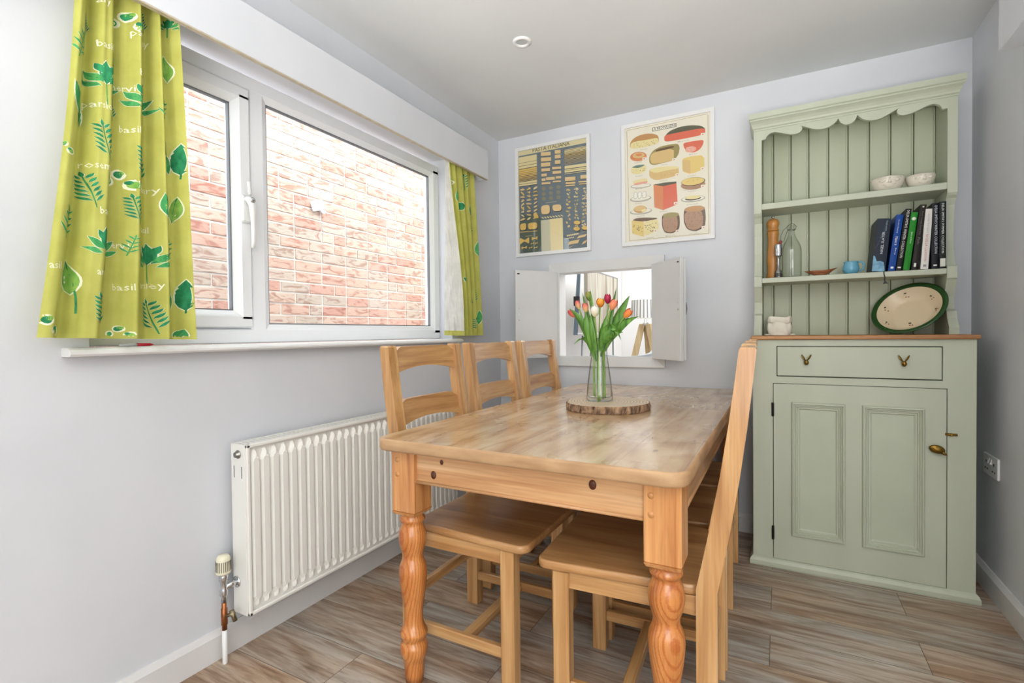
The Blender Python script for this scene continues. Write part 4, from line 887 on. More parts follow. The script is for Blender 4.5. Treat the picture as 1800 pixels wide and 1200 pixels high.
# ------------------------------------------------------------------ books
def book(label, x0, th, h, lean_, spine, dpt=.165, page=(226, 220, 204), deco=None, rough=.35, yf=2.752):
    t = thing('book', label, 'book', (x0, yf, S2+th*math.sin(lean_)), 0, 'cookery books on the middle shelf', rot=(0, lean_, 0))
    cov = plain('cover_%d_%d_%d' % spine, tuple(int(c*(.82 if max(spine) < 200 else 1)) for c in spine), .5, **{'Specular IOR Level': .25})
    m = MB(); c = .0022
    m.box(0, c, .003, dpt, 0, h, .0006).box(th-c, th, .003, dpt, 0, h, .0006)
    n = 8; sp = [(th*k/n, -.0022*math.sin(PI*k/n)) for k in range(n+1)]
    poly = sp+[(th, .005), (0, .005)]; m.prism(poly, 0, h, axis=2)
    m.build('cover', cov, t)
    MB().box(c, th-c, .005, dpt-.004, .003, h-.003).build('pages', plain('page_%d' % page[0], page, .8), t)
    if deco: deco(t, th, h)
    return t
def spine_text(t, txt, col, th, h, z0, z1, size, xoff=.5, up=False, name='spine_lettering', bold=0):
    vs, fs = text_geo(txt, 1, 1)
    if not vs: return
    xs = [v[0] for v in vs]; ys = [v[1] for v in vs]; W = max(xs)-min(xs); Hh = max(ys)-min(ys); cx0 = (max(xs)+min(xs))/2; cy0 = (max(ys)+min(ys))/2
    sx_ = (z1-z0)/W; sy_ = size/Hh; zc = (z0+z1)/2; out = []
    for a, b, _ in vs:
        a = (a-cx0)*sx_; b = (b-cy0)*sy_
        X, Z = (xoff*th+b, zc-a) if not up else (xoff*th-b, zc+a)
        out.append((X, -.0030-.0004, Z))
    MB().add(out, fs, 0).build(name, col if not isinstance(col, tuple) else plain('ink_%d_%d_%d' % col, col, .5), t, fixn=False)
def patch(t, name, col, x0, x1, z0, z1, y=-.0027, rough=.4):
    return MB().box(x0, x1, y-.0004, y+.0022, z0, z1).build(name, plain('ink_%d_%d_%d' % col, col, rough), t)
def d1(t, th, h):
    spine_text(t, 'NIGEL SLATER', (214, 222, 228), th, h, .078, .175, .0095, .56, up=True)
    spine_text(t, 'kitchen diaries', (150, 176, 196), th, h, .180, .226, .006, .70, up=True)
    m = MB(); rn = random.Random(2)
    pts = [(.0, .0), (.046, .0), (.044, .022), (.040, .040), (.028, .046), (.014, .044), (.006, .066), (.0, .070)]
    m.prism(pts, -.0034, -.0022, axis=1); m.build('blue_flower_print', mottled('flower_blue', (60, 120, 160), (120, 178, 206), 50, .4), t)
    m = MB()
    for k in range(9):
        x = .004+.004*k; z = .10+.014*k; m.tube([(x*.9, -.0029, z), (min(th-.003, x+.010), -.0031, z+.024), (min(th-.002, x+.020), -.0027, z+.018)], .0004, 4)
    m.build('branch_print', plain('ink_80_104_128', (80, 104, 128), .4), t)
bk1 = book('thick dark blue cookbook with pale blue flower at the foot of its spine', 2.035, .050, .234, .088, (40, 52, 70), deco=d1)
def d2(t, th, h):
    spine_text(t, 'Gordon Ramsay', (214, 224, 236), th, h, .165, .225, .006, .45); spine_text(t, 'Makes It', (236, 240, 244), th, h, .112, .150, .009, .5); spine_text(t, 'Easy', (236, 240, 244), th, h, .07, .10, .005, .6); patch(t, 'publisher_mark', (230, 234, 240), th*.3, th*.7, .010, .018)
book('slim bright blue cookbook leaning on the thick dark blue one', 2.094, .025, .246, .125, (20, 84, 178), deco=d2)
def d3(t, th, h): spine_text(t, "DELIA SMITH'S WINTER COLLECTION", (226, 226, 222), th, h, .055, .262, .0095, .5); patch(t, 'publisher_mark', (226, 226, 222), th*.2, th*.75, .010, .016)
book('black winter cookbook with white capitals leaning left of the green one', 2.122, .021, .268, .130, (22, 22, 24), deco=d3)
def d4(t, th, h):
    MB().lathe([(.0075, 0), (.0075, .0008), (0, .0008)], 24, M=frame_basis((th*.5, -.0028, h-.028), (1, 0, 0), (0, 0, 1))).build('round_badge', plain('ink_226_238_220', (226, 238, 220), .4), t)
    spine_text(t, 'Jamie at Home', (222, 240, 216), th, h, .115, .165, .008, .5)
book('bright green cookbook with a round white badge at the top of its spine', 2.147, .023, .250, .118, (40, 160, 44), deco=d4)
def d5(t, th, h):
    MB().lathe([(.0035, 0), (.0035, .0008), (0, .0008)], 18, M=frame_basis((th*.5, -.0028, h-.010), (1, 0, 0), (0, 0, 1))).build('small_badge', plain('ink_222_214_196', (222, 214, 196), .4), t)
    spine_text(t, 'River Cottage Every Day', (112, 104, 96), th, h, .15, .25, .007, .5); spine_text(t, 'Fish', (112, 108, 104), th, h, .11, .138, .008, .5); patch(t, 'publisher_label', (230, 230, 226), th*.3, th*.65, .012, .028)
book('tall charcoal cookbook between the green and the white spines', 2.176, .022, .280, .112, (46, 42, 40), deco=d5)
def d6(t, th, h): spine_text(t, 'HOW TO EAT', (170, 170, 166), th, h, .155, .235, .007, .5); spine_text(t, 'NIGELLA LAWSON', (196, 120, 110), th, h, .035, .150, .009, .5); patch(t, 'publisher_mark', (150, 150, 146), th*.3, th*.7, .010, .020)
book('white cookbook with red capitals down its spine', 2.208, .026, .258, .062, (222, 220, 214), deco=d6)
def d7(t, th, h): spine_text(t, "DELIA SMITH'S WINTER COLLECTION", (206, 214, 222), th, h, .065, .268, .009, .6); patch(t, 'publisher_mark', (222, 224, 226), th*.25, th*.75, .012, .018)
book('upright navy black cookbook, second from the right end', 2.2455, .0235, .280, .0, (22, 28, 38), deco=d7, dpt=.150)
def d8(t, th, h): spine_text(t, "DELIA SMITH'S SUMMER COLLECTION", (222, 230, 226), th, h, .065, .276, .0085, .5); patch(t, 'publisher_label', (214, 218, 206), th*.12, th*.88, .008, .042)
book('upright dark green black cookbook at the right end against the dresser side', 2.2715, .0225, .284, .0, (16, 34, 34), deco=d8, dpt=.150)
rb = MB(); pts = [(2.079, 2.757, 1.338), (2.0785, 2.742, 1.3355), (2.0785, 2.7425, 1.325), (2.082, 2.742, 1.312), (2.080, 2.742, 1.300), (2.083, 2.742, 1.290)]
rb.tube(pts, .0022, 6, flat=1).add([(2.079, 2.742, 1.292), (2.087, 2.742, 1.292), (2.094, 2.741, 1.281), (2.084, 2.742, 1.284), (2.074, 2.741, 1.281)], [(0, 1, 2, 3, 4)])
bpy.context.view_layer.update()
rbo = rb.build('bookmark_ribbon', black, bk1, 'black ribbon bookmark'); rbo.matrix_parent_inverse = bk1.matrix_world.inverted()
# ------------------------------------------------------------------ curtains
def cloth_mat(name, base, trans=.35, bump=.25):
    t = NT(name); out = [n for n in t.n if n.type == 'OUTPUT_MATERIAL'][0]
    co = t.new('ShaderNodeTexCoord'); n1 = t.new('ShaderNodeTexNoise'); n1.inputs['Scale'].default_value = 14; n1.inputs['Detail'].default_value = 4; t.link(co, 'Object', n1, 'Vector')
    c2 = tuple(max(0, c-14) for c in base); r = t.ramp([(.35, srgb(*c2)), (.65, srgb(*base))]); t.link(n1, 'Fac', r, 0); t.link(r, 0, t.b, 'Base Color'); t.b.inputs['Roughness'].default_value = .85
    tl = t.new('ShaderNodeBsdfTranslucent'); t.link(r, 0, tl, 0); mx = t.new('ShaderNodeMixShader'); mx.inputs[0].default_value = trans
    t.link(t.b, 0, mx, 1); t.link(tl, 0, mx, 2); t.link(mx, 0, out, 0)
    n2 = t.new('ShaderNodeTexNoise'); n2.inputs['Scale'].default_value = 60; n2.inputs['Detail'].default_value = 2; t.link(co, 'Object', n2, 'Vector'); t.bump(n2, 'Fac', bump, .001); return t.m
lime = cloth_mat('lime_cotton', (203, 204, 108), .28)
gA = mottled('print_green', (40, 140, 78), (90, 172, 96), 40, .85); gB = mottled('print_deep_green', (18, 112, 72), (48, 150, 96), 50, .85); gC = mottled('print_leaf_green', (96, 160, 60), (150, 192, 92), 40, .85)
gW = plain('print_white', (240, 240, 214), .85)
def motif_leaf(pts, cx, cz, w, h, ang, mi, stem=.0):
    """one leaf: grid of points with outline; appended to pts as (vertices, faces, material)"""
    ca, sa = math.cos(ang), math.sin(ang)
    def R(a, b): return (cx+a*ca-b*sa, cz+a*sa+b*ca)
    def blade(kx, kh, mi):
        n = 8; vs = []; fs = []
        for j in range(n+1):
            v = j/n; hw = .5*w*kx*math.sin(PI*(v**.85))
            for i in range(5): vs.append(R((i/4-.5)*2*hw, (v-.5)*h*kh))
        for j in range(n):
            for i in range(4): fs.append((j*5+i, j*5+i+1, (j+1)*5+i+1, (j+1)*5+i))
        pts.append((vs, fs, mi))
    blade(1.16, 1.07, 4); blade(1, 1, mi)
    n = 6; vs = []
    for j in range(n+1):
        b = -.5*h-stem*(1) + (h*.95+stem)*j/n; bend = .12*stem*math.sin(PI*j/n)
        vs += [R(-.02*w-.0006+bend, b), R(.02*w+.0006+bend, b)]
    pts.append((vs, [(2*j, 2*j+1, 2*j+3, 2*j+2) for j in range(n)], 5 if mi != 2 else 2))
def motif_sprig(pts, cx, cz, s, ang, mi, n=6, wide=.42):
    ca, sa = math.cos(ang), math.sin(ang)
    for k in range(n):
        for sd in (-1, 1):
            b = (-.28+.72*k/(n-1))*s; a = sd*s*.15*(1-.4*k/n)
            motif_leaf(pts, cx+a*ca-b*sa, cz+a*sa+b*ca, s*.075, s*wide*(.75-.35*k/n), ang-sd*.8, mi)
    motif_leaf(pts, cx-.52*s*sa, cz+.52*s*ca, s*.08, s*.2, ang, mi)
    n_ = 6; vs = []
    for j in range(n_+1):
        b = (-.62+1.1*j/n_)*s; vs += [(cx+(-.0009)*ca-b*sa, cz-.0009*sa+b*ca), (cx+.0009*ca-b*sa, cz+.0009*sa+b*ca)]
    pts.append((vs, [(2*j, 2*j+1, 2*j+3, 2*j+2) for j in range(n_)], mi))
def motif_parsley(pts, cx, cz, s, ang):
    for (a, b, ww, hh, an) in ((0, .22, .30, .60, 0), (-.20, .10, .20, .40, .75), (.20, .10, .20, .40, -.75), (-.26, -.08, .16, .34, 1.15), (.26, -.08, .16, .34, -1.15), (-.10, .30, .16, .30, .4), (.10, .30, .16, .30, -.4)):
        motif_leaf(pts, cx+a*s, cz+b*s, ww*s*.8, hh*s, ang+an, 1 if abs(a) > .15 else 2)
    vs = []
    for j in range(7): vs += [(cx-.001, cz-.6*s+.8*s*j/6), (cx+.001, cz-.6*s+.8*s*j/6)]
    pts.append((vs, [(2*j, 2*j+1, 2*j+3, 2*j+2) for j in range(6)], 1))
def motif_cluster(pts, cx, cz, s):
    for a, b, r, mi in ((0, .28, .26, 4), (-.42, -.1, .26, 4), (.42, -.22, .28, 4), (0, .28, .17, 2), (.1, .36, .12, 3), (-.42, -.1, .16, 1), (.42, -.22, .18, 3), (.3, -.1, .1, 2)):
        vs = [(cx+a*s, cz+b*s)]; n = 12
        for q in (.5, 1):
            for k in range(n): vs.append((cx+a*s+r*s*q*math.cos(2*PI*k/n), cz+b*s+r*s*q*math.sin(2*PI*k/n)))
        fs = [(0, 1+k, 1+(k+1) % n) for k in range(n)]+[(1+k, 1+n+k, 1+n+(k+1) % n, 1+(k+1) % n) for k in range(n)]
        pts.append((vs, fs, mi))
def motif_word(pts, cx, cz, txt, size):
    vs, fs = text_geo(txt, size, 1); pts.append(([(cx+v[0]*.72, cz+v[1]) for v in vs], fs, 4))
def curtain(name, label, yl, yr, ztop, zbot, fold, motifs, group):
    """yl, yr give the two side edges for v 0..1 from top to hem; fold(u, v) the distance from the wall"""
    t = thing(name, label, 'curtain', (0, 0, 0), 0, group)
    zb = lambda u: zbot(u)
    def pos(u, v, off=0):
        z = ztop+(zb(u)-ztop)*v; y = yl(v)+(yr(v)-yl(v))*u
        return (fold(u, v)+off, y, z)
    m = MB(); NU, NV = 340, 60
    m.grid(lambda u, v: pos(u, v), NU, NV)
    def place(y, z):
        for _ in range(3):
            if _ == 0: u = .5
            v = min(1, max(0, (z-ztop)/(zb(u)-ztop))); u = (y-yl(v))/(yr(v)-yl(v)); u_ = u; u = min(1, max(0, u))
        return u_, v
    layer = 0
    for vs, fs, mi in motifs:
        layer += 1; off = .0007 if mi == 4 else .0014
        out = []; ok = []
        for y, z in vs:
            u, v = place(y, z); ok.append(0 <= u <= 1 and 0 <= v < .995)
            u = min(1, max(0, u)); p = pos(u, v)
            e = .004; a = pos(min(1, u+e), v); b = pos(max(0, u-e), v); d = Vector(a)-Vector(b); n_ = Vector((d.y, -d.x, 0)).normalized()
            out.append(tuple(Vector(p)+n_*off))
        fs = [f for f in fs if all(ok[i] for i in f)]
        if fs: m.add(out, fs, mi, False)
    m.build('fabric', [lime, gA, gB, gC, gW, gB], t, fixn=False)
    return t, pos
def sm(v): return v*v*(3-2*v)
# left curtain
yl = lambda v: .622-.012*math.sin(v*PI*.5)-.088*v**1.7
yr = lambda v: .853+.035*v
ZT = 2.15; zb1 = lambda u: 1.082-.010*u
def fold1(u, v):
    ph = 2*PI*(4.1*u+.10*math.sin(2*PI*u*1.3)+.04*v)
    a = .031*(.72+.28*v)
    s = math.sin(ph); s = math.copysign(abs(s)**.8, s)
    return .075 + a*s + .005*math.sin(2*PI*9*u+1.5*v+.7) + .004*math.sin(2*PI*(2*u+.8*v))
mo = []
def Lp(px, py):
    v = (py/1175*(2.02-1.075)+(2.15-2.02)*0)/1; z = 2.035-(py/1175)*(2.035-1.078)
    vv = (ZT-z)/(ZT-1.078); f = py/1175
    xl = 163-6*f-147*f**1.5; xr = 497+53*f
    u = (px-xl)/(xr-xl); return yl(vv)+(yr(vv)-yl(vv))*u, z
K = .00080
for px, py, s in ((235, 5, 60), (390, 62, 62), (235, 530, 108), (365, 570, 108), (188, 695, 100), (330, 735, 86), (203, 1085, 100), (398, 1098, 105), (278, 405, 60), (205, 155, 50)): y, z = Lp(px, py); motif_sprig(mo, y, z, s*K, .15, 2, 6)
for px, py, s in ((245, 335, 130), (366, 365, 130), (222, 880, 130), (395, 905, 130), (480, 45, 60)): y, z = Lp(px, py); motif_parsley(mo, y, z, s*K, 0)
for px, py, s in ((172, 245, 80), (452, 355, 80), (122, 808, 92), (465, 862, 80), (315, 860, 60), (280, 250, 40)): y, z = Lp(px, py); motif_sprig(mo, y, z, s*K, -.25, 1, 4, .55)
for px, py, w_, h_, a, mi, st in ((475, 195, 26, 86, .1, 3, 0), (166, 428, 34, 112, .30, 1, 0), (461, 525, 36, 96, .35, 1, 0), (507, 522, 36, 104, 0, 2, .012), (436, 705, 26, 80, .1, 1, .02), (497, 705, 28, 88, -.12, 3, 0), (127, 980, 34, 100, .05, 3, .05), (466, 1022, 32, 90, .3, 1, 0), (523, 1018, 38, 106, 0, 2, .008), (512, 1165, 30, 40, -.4, 1, 0)):
    y, z = Lp(px, py); motif_leaf(mo, y, z, w_*K*1.05, h_*K*1.1, a, mi, st)
for px, py, s in ((328, 100, 70), (295, 640, 70), (36, 1135, 66), (276, 1155, 44), (108, 585, 40)): y, z = Lp(px, py); motif_cluster(mo, y, z, s*K)
for px, py, tx in ((248, 70, 'ary'), (310, 325, 'chervil'), (325, 465, 'basil'), (372, 268, 'basil'), (250, 215, 'basil'), (380, 793, 'basil'), (368, 652, 'rosemary'), (232, 415, 'parsley'), (230, 762, 'basil'), (280, 860, 'chervil'), (64, 950, 'basil'), (292, 1003, 'basil'), (382, 990, 'parsley'), (228, 615, 'rosemary'), (372, 135, 'parsley'), (205, 960, 'ary')):
    y, z = Lp(px, py); motif_word(mo, y, z, tx, 34*K)
curtain('curtain', 'lime green herb print curtain hanging left of the window', yl, yr, ZT, zb1, fold1, mo, 'herb print curtains')
# right curtain
yl2 = lambda v: 2.235+.108*sm(min(1, v*1.15)); yr2 = lambda v: 2.50+.085*v
zb2 = lambda u: 1.070
def fold2(u, v):
    ph = 2*PI*(4.3*u+.1*math.sin(4*u)+.05*v)
    base = .078 + .018*(1-u)**3*v
    return base + .015*(.8+.3*v)*math.sin(ph+1.3) + .003*math.sin(2*PI*11*u)
mo = []; KR = .0021
def Rp(px, py):
    z = 2.03-(py-80)/1020*(2.03-1.07); vv = (ZT-z)/(ZT-1.07)
    f = (py-80)/1020; xl = 172+72*sm(min(1, max(0, f*1.5))); xr = 330+50*f; u = (px-xl)/(xr-xl)
    return yl2(vv)+(yr2(vv)-yl2(vv))*u, z
for px, py, w_, h_, a, mi, st in ((250, 322, 30, 40, 1.4, 2, 0), (300, 330, 18, 44, .3, 2, 0), (345, 555, 16, 60, .1, 1, 0), (276, 762, 30, 34, 1.1, 2, 0), (219, 262, 12, 60, 0, 1, 0), (247, 960, 10, 60, 0, 1, 0), (360, 985, 14, 60, 0, 1, 0)):
    y, z = Rp(px, py); motif_leaf(mo, y, z, w_*.0014, h_*.0014, a, mi, st)
for px, py, s in ((275, 165, 60), (300, 595, 60), (333, 1030, 50), (320, 425, 56), (288, 440, 40), (345, 850, 56), (318, 885, 36), (228, 890, 40)): y, z = Rp(px, py); motif_sprig(mo, y, z, s*.00125, .1, 2, 5)
for px, py, s in ((188, 190, 36), (230, 650, 26), (190, 170, 20)): y, z = Rp(px, py); motif_cluster(mo, y, z, s*.0013)
ct, pos2 = curtain('curtain', 'lime green herb print curtain right of the window, its white lining showing', yl2, yr2, ZT, zb2, fold2, mo, 'herb print curtains')
def lining(u, v):
    x1, y1, z1 = pos2(0, v); spread = sm(min(1, v*1.05))
    x0 = x1-.018-.075*spread; y0 = y1-.004-.055*spread
    k = .006*noise.noise(Vector((u*5, v*14, 2)))+.004*noise.noise(Vector((u*11, v*30, 5)))
    e = math.sin(PI*min(1, u*1.0))
    return (x0+(x1-x0)*u, y0+(y1-y0)*u + k*e*2, z1+.004*(1-u)*v)
MB().grid(lining, 40, 110).build('lining', cloth_mat('white_lining', (236, 236, 232), .35, .3), ct, 'white crumpled lining')
m = MB(); m.grid(lambda u, v: (lining(u, .975+.025*v)[0]-.0002, lining(u, .975+.025*v)[1]-.0016, lining(u, .975+.025*v)[2]), 30, 2, mi=0)
m.build('turned_hem', [lime], ct)

# ------------------------------------------------------------------ posters
def poster(name, label, x0, x1, z0, z1, fw, sheet, art, mats, corners):
    t = thing(name, label, 'poster', ((x0+x1)/2, L-.001, (z0+z1)/2))
    ox_, oz = (x0+x1)/2, (z0+z1)/2; W, Hh = (x1-x0)/2, (z1-z0)/2; d = .022
    m = MB()
    for q in (((-W, Hh), (W, Hh), (W-fw, Hh-fw), (-W+fw, Hh-fw)), ((-W, -Hh), (W, -Hh), (W-fw, -Hh+fw), (-W+fw, -Hh+fw)), ((-W, -Hh), (-W, Hh), (-W+fw, Hh-fw), (-W+fw, -Hh+fw)), ((W, -Hh), (W, Hh), (W-fw, Hh-fw), (W-fw, -Hh+fw))):
        m.add([(a, -d, b) for a, b in q]+[(a, 0, b) for a, b in q], [(0, 1, 2, 3), (4, 5, 6, 7), (0, 1, 5, 4), (1, 2, 6, 5), (2, 3, 7, 6), (3, 0, 4, 7)])
    m.build('frame', whitegloss, t)
    iw, ih = W-fw, Hh-fw
    (tlx, tly), (trx, try_), (brx, bry), (blx, bly) = corners
    def uv(px, py):
        u = (px-(tlx+blx)/2)/((trx+brx)/2-(tlx+blx)/2); tp = tly+(try_-tly)*u; bt = bly+(bry-bly)*u
        return -iw+2*iw*u, ih-2*ih*(py-tp)/(bt-tp)
    m = MB().box(-iw-.001, iw+.001, -.010, -.008, -ih-.001, ih+.001)
    cnt = [0]
    def shp(pts, mi, raw=False):
        cnt[0] += 1; q = pts if raw else [uv(*p) for p in pts]
        q = [(max(-iw, min(iw, a)), max(-ih, min(ih, b))) for a, b in q]
        y = -.0102-.000012*cnt[0]; m.add([(a, y, b) for a, b in q], [tuple(range(len(q)))], mi)
    def ell(cx, cy, rx, ry, mi, n=28, a=0): shp([(cx+rx*math.cos(2*PI*k/n)*math.cos(a)-ry*math.sin(2*PI*k/n)*math.sin(a), cy+rx*math.cos(2*PI*k/n)*math.sin(a)+ry*math.sin(2*PI*k/n)*math.cos(a)) for k in range(n)], mi)
    def rnd_(pts, mi, it=2):
        for _ in range(it):
            q = []
            for i in range(len(pts)):
                a, b = pts[i], pts[(i+1) % len(pts)]; q += [(a[0]*.8+b[0]*.2, a[1]*.8+b[1]*.2), (a[0]*.2+b[0]*.8, a[1]*.2+b[1]*.8)]
            pts = q
        shp(pts, mi)
    def txt(s, px, py, size, mi, w=None):
        cnt[0] += 1; vs, fs = text_geo(s, size, 1); cx, cy = uv(px, py)
        if w: W0 = max(v[0] for v in vs)-min(v[0] for v in vs); k = w/W0
        else: k = 1
        m.add([(cx+v[0]*k, -.0102-.000012*cnt[0]-.0001, cy+v[1]) for v in vs], fs, mi)
    art(shp, ell, rnd_, txt)
    m.build('print', [sheet]+mats, t, fixn=False)
    MB().box(-iw-.001, iw+.001, -.0165, -.0150, -ih-.001, ih+.001).build('glazing', glassy('picture_glass', (.985, .99, .985), .8), t)
    return t
ink = lambda *c: plain('print_%d_%d_%d' % c, c, .7)
def art_pasta(shp, ell, rnd_, txt):
    R = random.Random(11)
    # 1 slate 2 cream 3 gold 4 tan 5 shadow 6 ink 7 olive slate 8 paper 9 dull
    def line(x0, y0, x1, y1, w, mi): shp([(x0, y0-w/2), (x1, y1-w/2), (x1, y1+w/2), (x0, y0+w/2)], mi)
    shp([(68, 240), (691, 112), (692, 1068), (75, 1133)], 1)
    rnd_([(68, 780), (280, 740), (285, 1112), (75, 1133)], 7, 1)
    txt('PASTA ITALIANA', 372, 152, .034, 6, .255)
    s = -.19
    def bar(x0, x1, yc, w, mi, sl=-.17):
        line(x0, yc+5, x1, yc+5+(x1-x0)*sl, w, 5); line(x0, yc, x1, yc+(x1-x0)*sl, w, mi)
    y = 278
    for w in (54, 24, 22, 18, 14, 12, 10, 8, 6, 5, 4, 4, 3, 3): bar(70, 243, y, w, 2 if w > 20 else 3, -.19); y += w*.5+9+(6 if w > 20 else 0)
    for yy, w in ((488, 18), (508, 15)): bar(72, 243, yy, w, 2, -.15)
    y = 180
    for k, w in enumerate((5, 8, 7, 6, 5, 4, 4, 3, 3, 3, 2, 2, 2)): bar(497, 688, y, w, 2 if k < 4 else 3, -.2); y += 11
    for yy, w in ((338, 26), (362, 9), (378, 16), (398, 5)): bar(497, 688, yy, w, 2, -.14)
    for x0, x1, yy, w in ((282, 372, 218, 34), (282, 375, 268, 36), (282, 368, 315, 36), (285, 365, 363, 28), (285, 335, 410, 26), (287, 322, 452, 24), (328, 408, 442, 26), (287, 368, 486, 20), (410, 462, 197, 34), (410, 462, 240, 34), (410, 460, 290, 34), (385, 465, 345, 22), (388, 465, 385, 26), (418, 465, 430, 22), (390, 462, 468, 14),
                          (500, 590, 445, 36), (635, 688, 425, 34), (505, 590, 482, 18), (505, 585, 505, 12), (618, 688, 470, 12), (622, 688, 490, 10)): bar(x0, x1, yy, w, 4, -.08)
    txt('FORMATI SPECIALI', 372, 656, .008, 2, .075)
    for cx in (305, 372, 440):
        for cy in (525, 572, 617):
            for k in range(8): a = 2*PI*k/8; ell(cx+14*math.cos(a), cy-(cx-372)*.12+13*math.sin(a), 6, 5, 9, 8)
            ell(cx, cy-(cx-372)*.12, 7, 7, 9, 8)
    rows = [(x, y) for y in range(545, 830, 34) for x in (105, 165, 228)]
    for x, y in rows:
        y -= (x-105)*.15; a = R.uniform(-.8, .8); ell(x+3, y+4, 20, 8, 5, 14, a); ell(x, y, R.uniform(16, 28), R.uniform(6, 9), R.choice((3, 4, 2)), 14, a)
        if R.random() < .6: ell(x+8, y-5, 12, 5, R.choice((3, 4)), 12, a+1.3)
    rnd_([(205, 770), (225, 745), (255, 780), (255, 805), (215, 800)], 3)
    for x, y in [(x, y) for y in range(545, 905, 33) for x in (528, 598, 668)]:
        y -= (x-528)*.12
        for k in range(4): ell(x+R.uniform(-16, 16), y+R.uniform(-9, 9), R.uniform(5, 13), R.uniform(4, 6), R.choice((3, 4, 9, 2)), 10, R.uniform(-1.5, 1.5))
    for x, y in ((604, 842), (600, 898), (672, 890)): ell(x+4, y+5, 30, 20, 5); ell(x, y, 28, 18, 3)
    for c in ([(280, 690), (362, 678), (362, 755), (330, 768), (285, 768)], [(388, 682), (455, 674), (470, 700), (462, 735), (400, 740), (386, 715)], [(78, 862), (130, 848), (140, 870), (135, 912), (82, 918)], [(160, 850), (235, 840), (246, 865), (240, 900), (165, 910), (155, 880)]):
        rnd_([(x+6, y+6) for x, y in c], 5); rnd_(c, 4 if c[0][0] > 200 else 3)
    line(80, 935, 245, 920, 6, 3); txt('RIPIENI', 165, 968, .008, 2, .05)
    def bow(cx, cy, w, h): 
        rnd_([(cx-w, cy-h+5), (cx-w*.2, cy-h*.25), (cx+w*.2, cy-h*.25), (cx+w, cy-h-5), (cx+w*.95, cy+h-5), (cx+w*.2, cy+h*.25), (cx-w*.2, cy+h*.25), (cx-w, cy+h+5)], 3, 1)
    bow(122, 1012, 46, 34); bow(218, 988, 28, 20); bow(118, 1075, 26, 15); bow(197, 1035, 15, 9); bow(234, 1032, 12, 11); bow(180, 1074, 16, 9); bow(228, 1072, 16, 9)
    for k in range(8): ell(296+25*k, 800-3*k, 13, 5, 2, 10, .5)
    shp([(278, 825), (478, 797), (481, 1090), (282, 1112)], 8); shp([(360, 812), (478, 797), (481, 1090), (368, 1102)], 2)
    for x0, x1, yy, w in ((520, 625, 1030, 34), (640, 690, 1030, 28), (600, 688, 975, 24), (520, 575, 1072, 12), (625, 688, 935, 8)): 
        shp([(x0+18, yy-w/2), (x1, yy-w/2-18), (x1-14, yy+w/2-18), (x0, yy+w/2)], 5 if False else 4)
    for k in range(7): ell(520+15*k, 962-3*k, 7, 8, 2, 10)
    for k in range(5): ell(516+14*k, 988-3*k, 6, 5, 2, 10)
    txt('TIPI DI PASTA', 160, 1112, .008, 6, .07)
slate_m = ink(110, 122, 132)
poster('pasta_poster', 'framed slate blue pasta chart poster left of the cheese chart', .1375, .651, 1.582, 2.292, .021, ink(226, 214, 170), art_pasta,
       [slate_m, ink(234, 218, 166), ink(226, 190, 106), ink(230, 200, 148), ink(66, 66, 66), ink(40, 36, 34), ink(92, 104, 96), ink(206, 204, 180), ink(150, 142, 112)], ((62, 200), (688, 70), (695, 1068), (75, 1133)))
